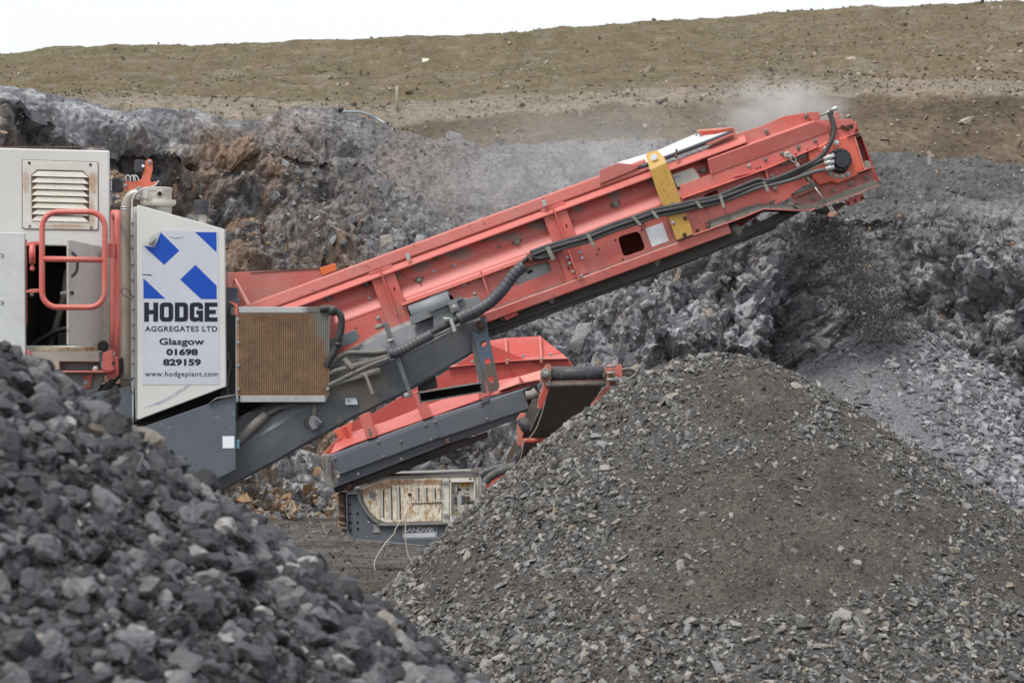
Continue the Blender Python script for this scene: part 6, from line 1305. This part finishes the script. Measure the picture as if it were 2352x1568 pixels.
tube('hydraulic_motor', [P(*c6(2174, 300), SD+.05), P(*c6(2235, 302), SD+.05), P(*c6(2262, 303), SD+.05)], [.042, .042, .036], M('motor_dusty', (.22, .21, .20), .6, .12, 6, dust=.4), Q, k=0, n=14)
tube('motor_hose', uvt(c6, SD, 2175, 282, 2220, 275, 2262, 285, 2268, 310, 2225, 345, 2170, 375, 2110, 390), .014, mDusty, Q); tube('motor_hose', uvt(c6, SD+.05, 2110, 385, 2165, 378, 2215, 355), .012, mHosD, Q)
lf = pl('lower_frame', (1455, 620, 1478, 582, 1518, 580, 1500, 640, 1545, 712, 1552, 725, 1500, 728, 1502, 768, 1480, 800, 1458, 800), 27.9, .08, sm_, Q)
pl('frame_window', (1494, 728, 1525, 728, 1522, 752, 1494, 770), 27.89, .01, mHole, lf, bevel=0); tube('idler', [P(*c6(1480, 625), 27.95), P(*c6(1555, 720), 27.9)], .07, mBlk, lf, k=0, n=14)
pl('upper_belt_side', (1518, 600, 1560, 490, 1600, 480, 1700, 400, 1560, 720, 1490, 690), 28.1, .05, M('belt_side', (.05, .046, .043), .8, .15, dust=.4), Q)
tube('lower_bar', [P(*c6(1500, 770), 27.85), P(*c6(1700, 762), 27.85)], .03, mRd2, lf, k=0); pl('drop_tab', (1488, 760, 1505, 756, 1498, 820, 1485, 815), 27.84, .02, sm_, lf)
tube('pull_wire', uvt(c6, 26.9, 1655, 470, 1630, 570, 1590, 680, 1545, 745, 1502, 775), .006, M('wire_tan', (.30, .27, .22), .6), Q); tube('pull_wire', uvt(c6, 27.5, 1500, 780, 1495, 830, 1475, 900, 1430, 980), .005, bpy.data.materials['wire_tan'], Q)
pl('lower_belt_cover', (1440, 770, 1480, 800, 1410, 900, 1365, 950, 1390, 870), 28.6, .05, M('brown_cover', (.085, .062, .052), .8, .15, dust=.3), Q)
pl('red_chute', (1240, 1020, 1290, 1020, 1440, 960, 1440, 1060, 1270, 1120, 1245, 1100), 28.5, .3, mRd2, Q)
pl('chute_edge', (1262, 1072, 1430, 968, 1436, 985, 1275, 1080), 28.45, .05, sm_, Q)
wrapped('hose_wrap', uvt(c6, 28.3, 1205, 1010, 1245, 985, 1320, 962, 1400, 950), .055, .06, mWrap, Q); tube('hydraulic_hose', uvt(c6, 28.2, 1238, 1052, 1275, 1015, 1350, 975, 1450, 938), .050, M('peeling_hose', (.10, .10, .095), .7, .4, 14, dust=.5), Q)
pl('roof_flap', (1140, 970, 1165, 955, 1225, 955, 1215, 968, 1150, 980), 28.95, .2, mDusty, pack)
tube('loose_wire', uvt(c10, D2-.05, 1205, 505, 1230, 525, 1300, 530, 1380, 535, 1440, 515, 1470, 495), .004, mPap, Q)

# ------------------------------------------------------------------ small things
mStr = M('pale_twine', (.50, .47, .41), .7, .15, 10)
s1 = tube('twine', uvt(c10, 28.85, 795, 780, 770, 830, 730, 890, 712, 950, 705, 965, 660, 1010, 590, 1090, 500, 1230, 458, 1320, 452, 1400, 480, 1470, 540, 1508, 620, 1520, 690, 1515), .009, mStr, None, n=6, loc=(-.9, 28.85, ZC-2))
tag(s1, 'long loop of pale twine trailing from the rusty power pack door to the ground', 'twine', 'twine hanging from the power pack')
s2 = tube('twine', uvt(c10, 28.84, 935, 570, 880, 650, 862, 760, 858, 850, 860, 1050, 880, 1200, 910, 1280, 935, 1320), .007, mStr, None, n=6, loc=(-.7, 28.84, ZC-2))
tag(s2, 'short straight twine hanging across the name badge of the screening machine', 'twine', 'twine hanging from the power pack')
def hill_at(u, v):
    k = np.argmin((proj(hx, HD3, hz3)[0]-u)**2+(proj(hx, HD3, hz3)[1]-v)**2); return Vector((hx.ravel()[k], HD3.ravel()[k], hz3.ravel()[k]))
p0 = hill_at(978, 143); o = slab('board', [p0+Vector((x, y-.15, z)) for x, y, z in ((-.22, -.1, -.18), (.2, -.1, -.2), (.22, .25, .2), (-.2, .25, .22))], (0, -.06, .03), M('board_cream', (.62, .58, .48), .6, .08), None, .01)
tag(o, 'small square cream board lying on the brown hillside', 'board')
p0 = hill_at(911, 252); o = tube('wooden_post', [p0+Vector((0, -.2, -.3)), p0+Vector((-.01, -.2, .45)), p0+Vector((-.02, -.2, .92))], [.075, .07, .062], M('post_grey_wood', (.32, .29, .24), .9, .2, 4), None, n=7, k=0, loc=tuple(p0))
tag(o, 'thin grey wooden post standing at the edge of the hillside track', 'post')
p0 = hill_at(600, 150); o = rows('scrap_sheet', [[(570, 154, p0.y-.5), (590, 150, p0.y-.6), (622, 146, p0.y-.5)], [(572, 157, p0.y-.9), (592, 156, p0.y-1.0), (612, 152, p0.y-.9)]], M('scrap_brown', (.16, .095, .07), .8, .2, 2), None, th=.05)
tag(o, 'bent brown scrap sheet lying high on the hillside', 'scrap metal')
def face_at(u, v):
    U3, V3 = proj(XX2, DD2, zz2); k = np.argmin((U3-u)**2+(V3-v)**2); r, c = np.unravel_index(k, U3.shape); return Vector((XX2[r, c], DD2[r, c], zz2[r, c]))
pts = [face_at(u, v)+Vector((0, -.25, .12)) for u, v in ((792, 266), (815, 268), (835, 271), (850, 277), (868, 286), (885, 294))]
o = tube('water_hose', pts, .035, M('pale_blue_hose', (.34, .40, .44), .5, .1), None, n=7, loc=tuple(pts[0])); tag(o, 'pale blue hose lying over the rim of the rock face', 'hose')
T18 = hull_templates(1, 16, (1, .75, .7), 44)
V_, T_ = T18[0]; p0 = P(1046, 322, 88); o = bpy.data.objects.new('boulder', mesh_from_arrays('boulder', V_*np.array([.55, .5, .5]), T_, mat=mOr)); o.location = p0; o.rotation_euler = (.3, .2, .4)
tag(link(o), 'single tan boulder sitting on the rim below the brown bank', 'boulder')
# stone falling off the end of the conveyor
n = 7000
t_ = rng.uniform(0, 1, n)**.75; u0 = rng.normal(0, 1, n)
base_u = 1888+t_*150; wid = 26+t_*44; v_ = 478+t_*305
u_ = base_u+u0*wid*.75; y_ = 22.62+rng.normal(0, .22, n)
ps = np.c_[(u_-1176)/F*y_, y_, ZC+(784-v_)/F*y_]
stream = thing('falling_gravel', 'curtain of dark stone and grit falling from the conveyor end', 'falling gravel', (3.1, 22.6, ZC)); stream['kind'] = 'stuff'
mFall = stone_mat('falling_mat', [(0, (.075, .07, .066)), (.6, (.135, .13, .122)), (1, (.22, .215, .21))], bs=55)
stones('stone', T10, ps, .0075*np.exp(rng.normal(0, .5, n)), rand_rot(n), mFall, stream, 0, 'falling_stone')
# dust in the air: real volumes
def dust(name, label, centre, size, dens, sc, col=(.86, .84, .82)):
    bm = bmesh.new(); bmesh.ops.create_icosphere(bm, subdivisions=2, radius=1); me = bpy.data.meshes.new(name); bm.to_mesh(me); bm.free()
    o = bpy.data.objects.new(name, me); o.location = centre; o.scale = size
    m = bpy.data.materials.new(name+'_air'); m.use_nodes = True; t = m.node_tree; N = t.nodes; K_ = t.links; N.remove(N['Principled BSDF'])
    v = N.new('ShaderNodeVolumePrincipled'); v.inputs['Color'].default_value = (*col, 1); v.inputs['Anisotropy'].default_value = .1
    tc = N.new('ShaderNodeTexCoord'); ns = N.new('ShaderNodeTexNoise'); ns.inputs['Scale'].default_value = sc; ns.inputs['Detail'].default_value = 3; K_.new(tc.outputs['Object'], ns.inputs['Vector'])
    ln = N.new('ShaderNodeVectorMath'); ln.operation = 'LENGTH'; K_.new(tc.outputs['Object'], ln.inputs[0])
    fall = N.new('ShaderNodeMapRange'); fall.interpolation_type = 'SMOOTHSTEP'; fall.inputs[1].default_value = .95; fall.inputs[2].default_value = .05; fall.inputs[3].default_value = 0; fall.inputs[4].default_value = 1; K_.new(ln.outputs['Value'], fall.inputs[0])
    nr = N.new('ShaderNodeMapRange'); nr.inputs[1].default_value = .38; nr.inputs[2].default_value = .68; nr.inputs[3].default_value = .1; nr.inputs[4].default_value = 1; K_.new(ns.outputs['Fac'], nr.inputs[0])
    a = N.new('ShaderNodeMath'); a.operation = 'MULTIPLY'; K_.new(fall.outputs[0], a.inputs[0]); K_.new(nr.outputs[0], a.inputs[1])
    b = N.new('ShaderNodeMath'); b.operation = 'MULTIPLY'; K_.new(a.outputs[0], b.inputs[0]); b.inputs[1].default_value = dens; K_.new(b.outputs[0], v.inputs['Density'])
    K_.new(v.outputs[0], N['Material Output'].inputs['Volume']); me.materials.append(m)
    return tag(link(o), label, None, None, 'stuff')
dust('dust_cloud', 'pale dust blowing up off the head of the conveyor', P(1790, 262, 23.0), (.85, .7, .5), 4.0, 2.4)
dust('dust_cloud', 'thin dust hanging over the middle of the conveyor belt', P(1330, 400, 23.6), (2.6, .9, 1.15), 1.0, 2.0)
dust('dust_cloud', 'dark grit dust around the falling stone', P(1985, 640, 22.75), (.62, .5, .85), .75, 2.2, (.22, .21, .20))
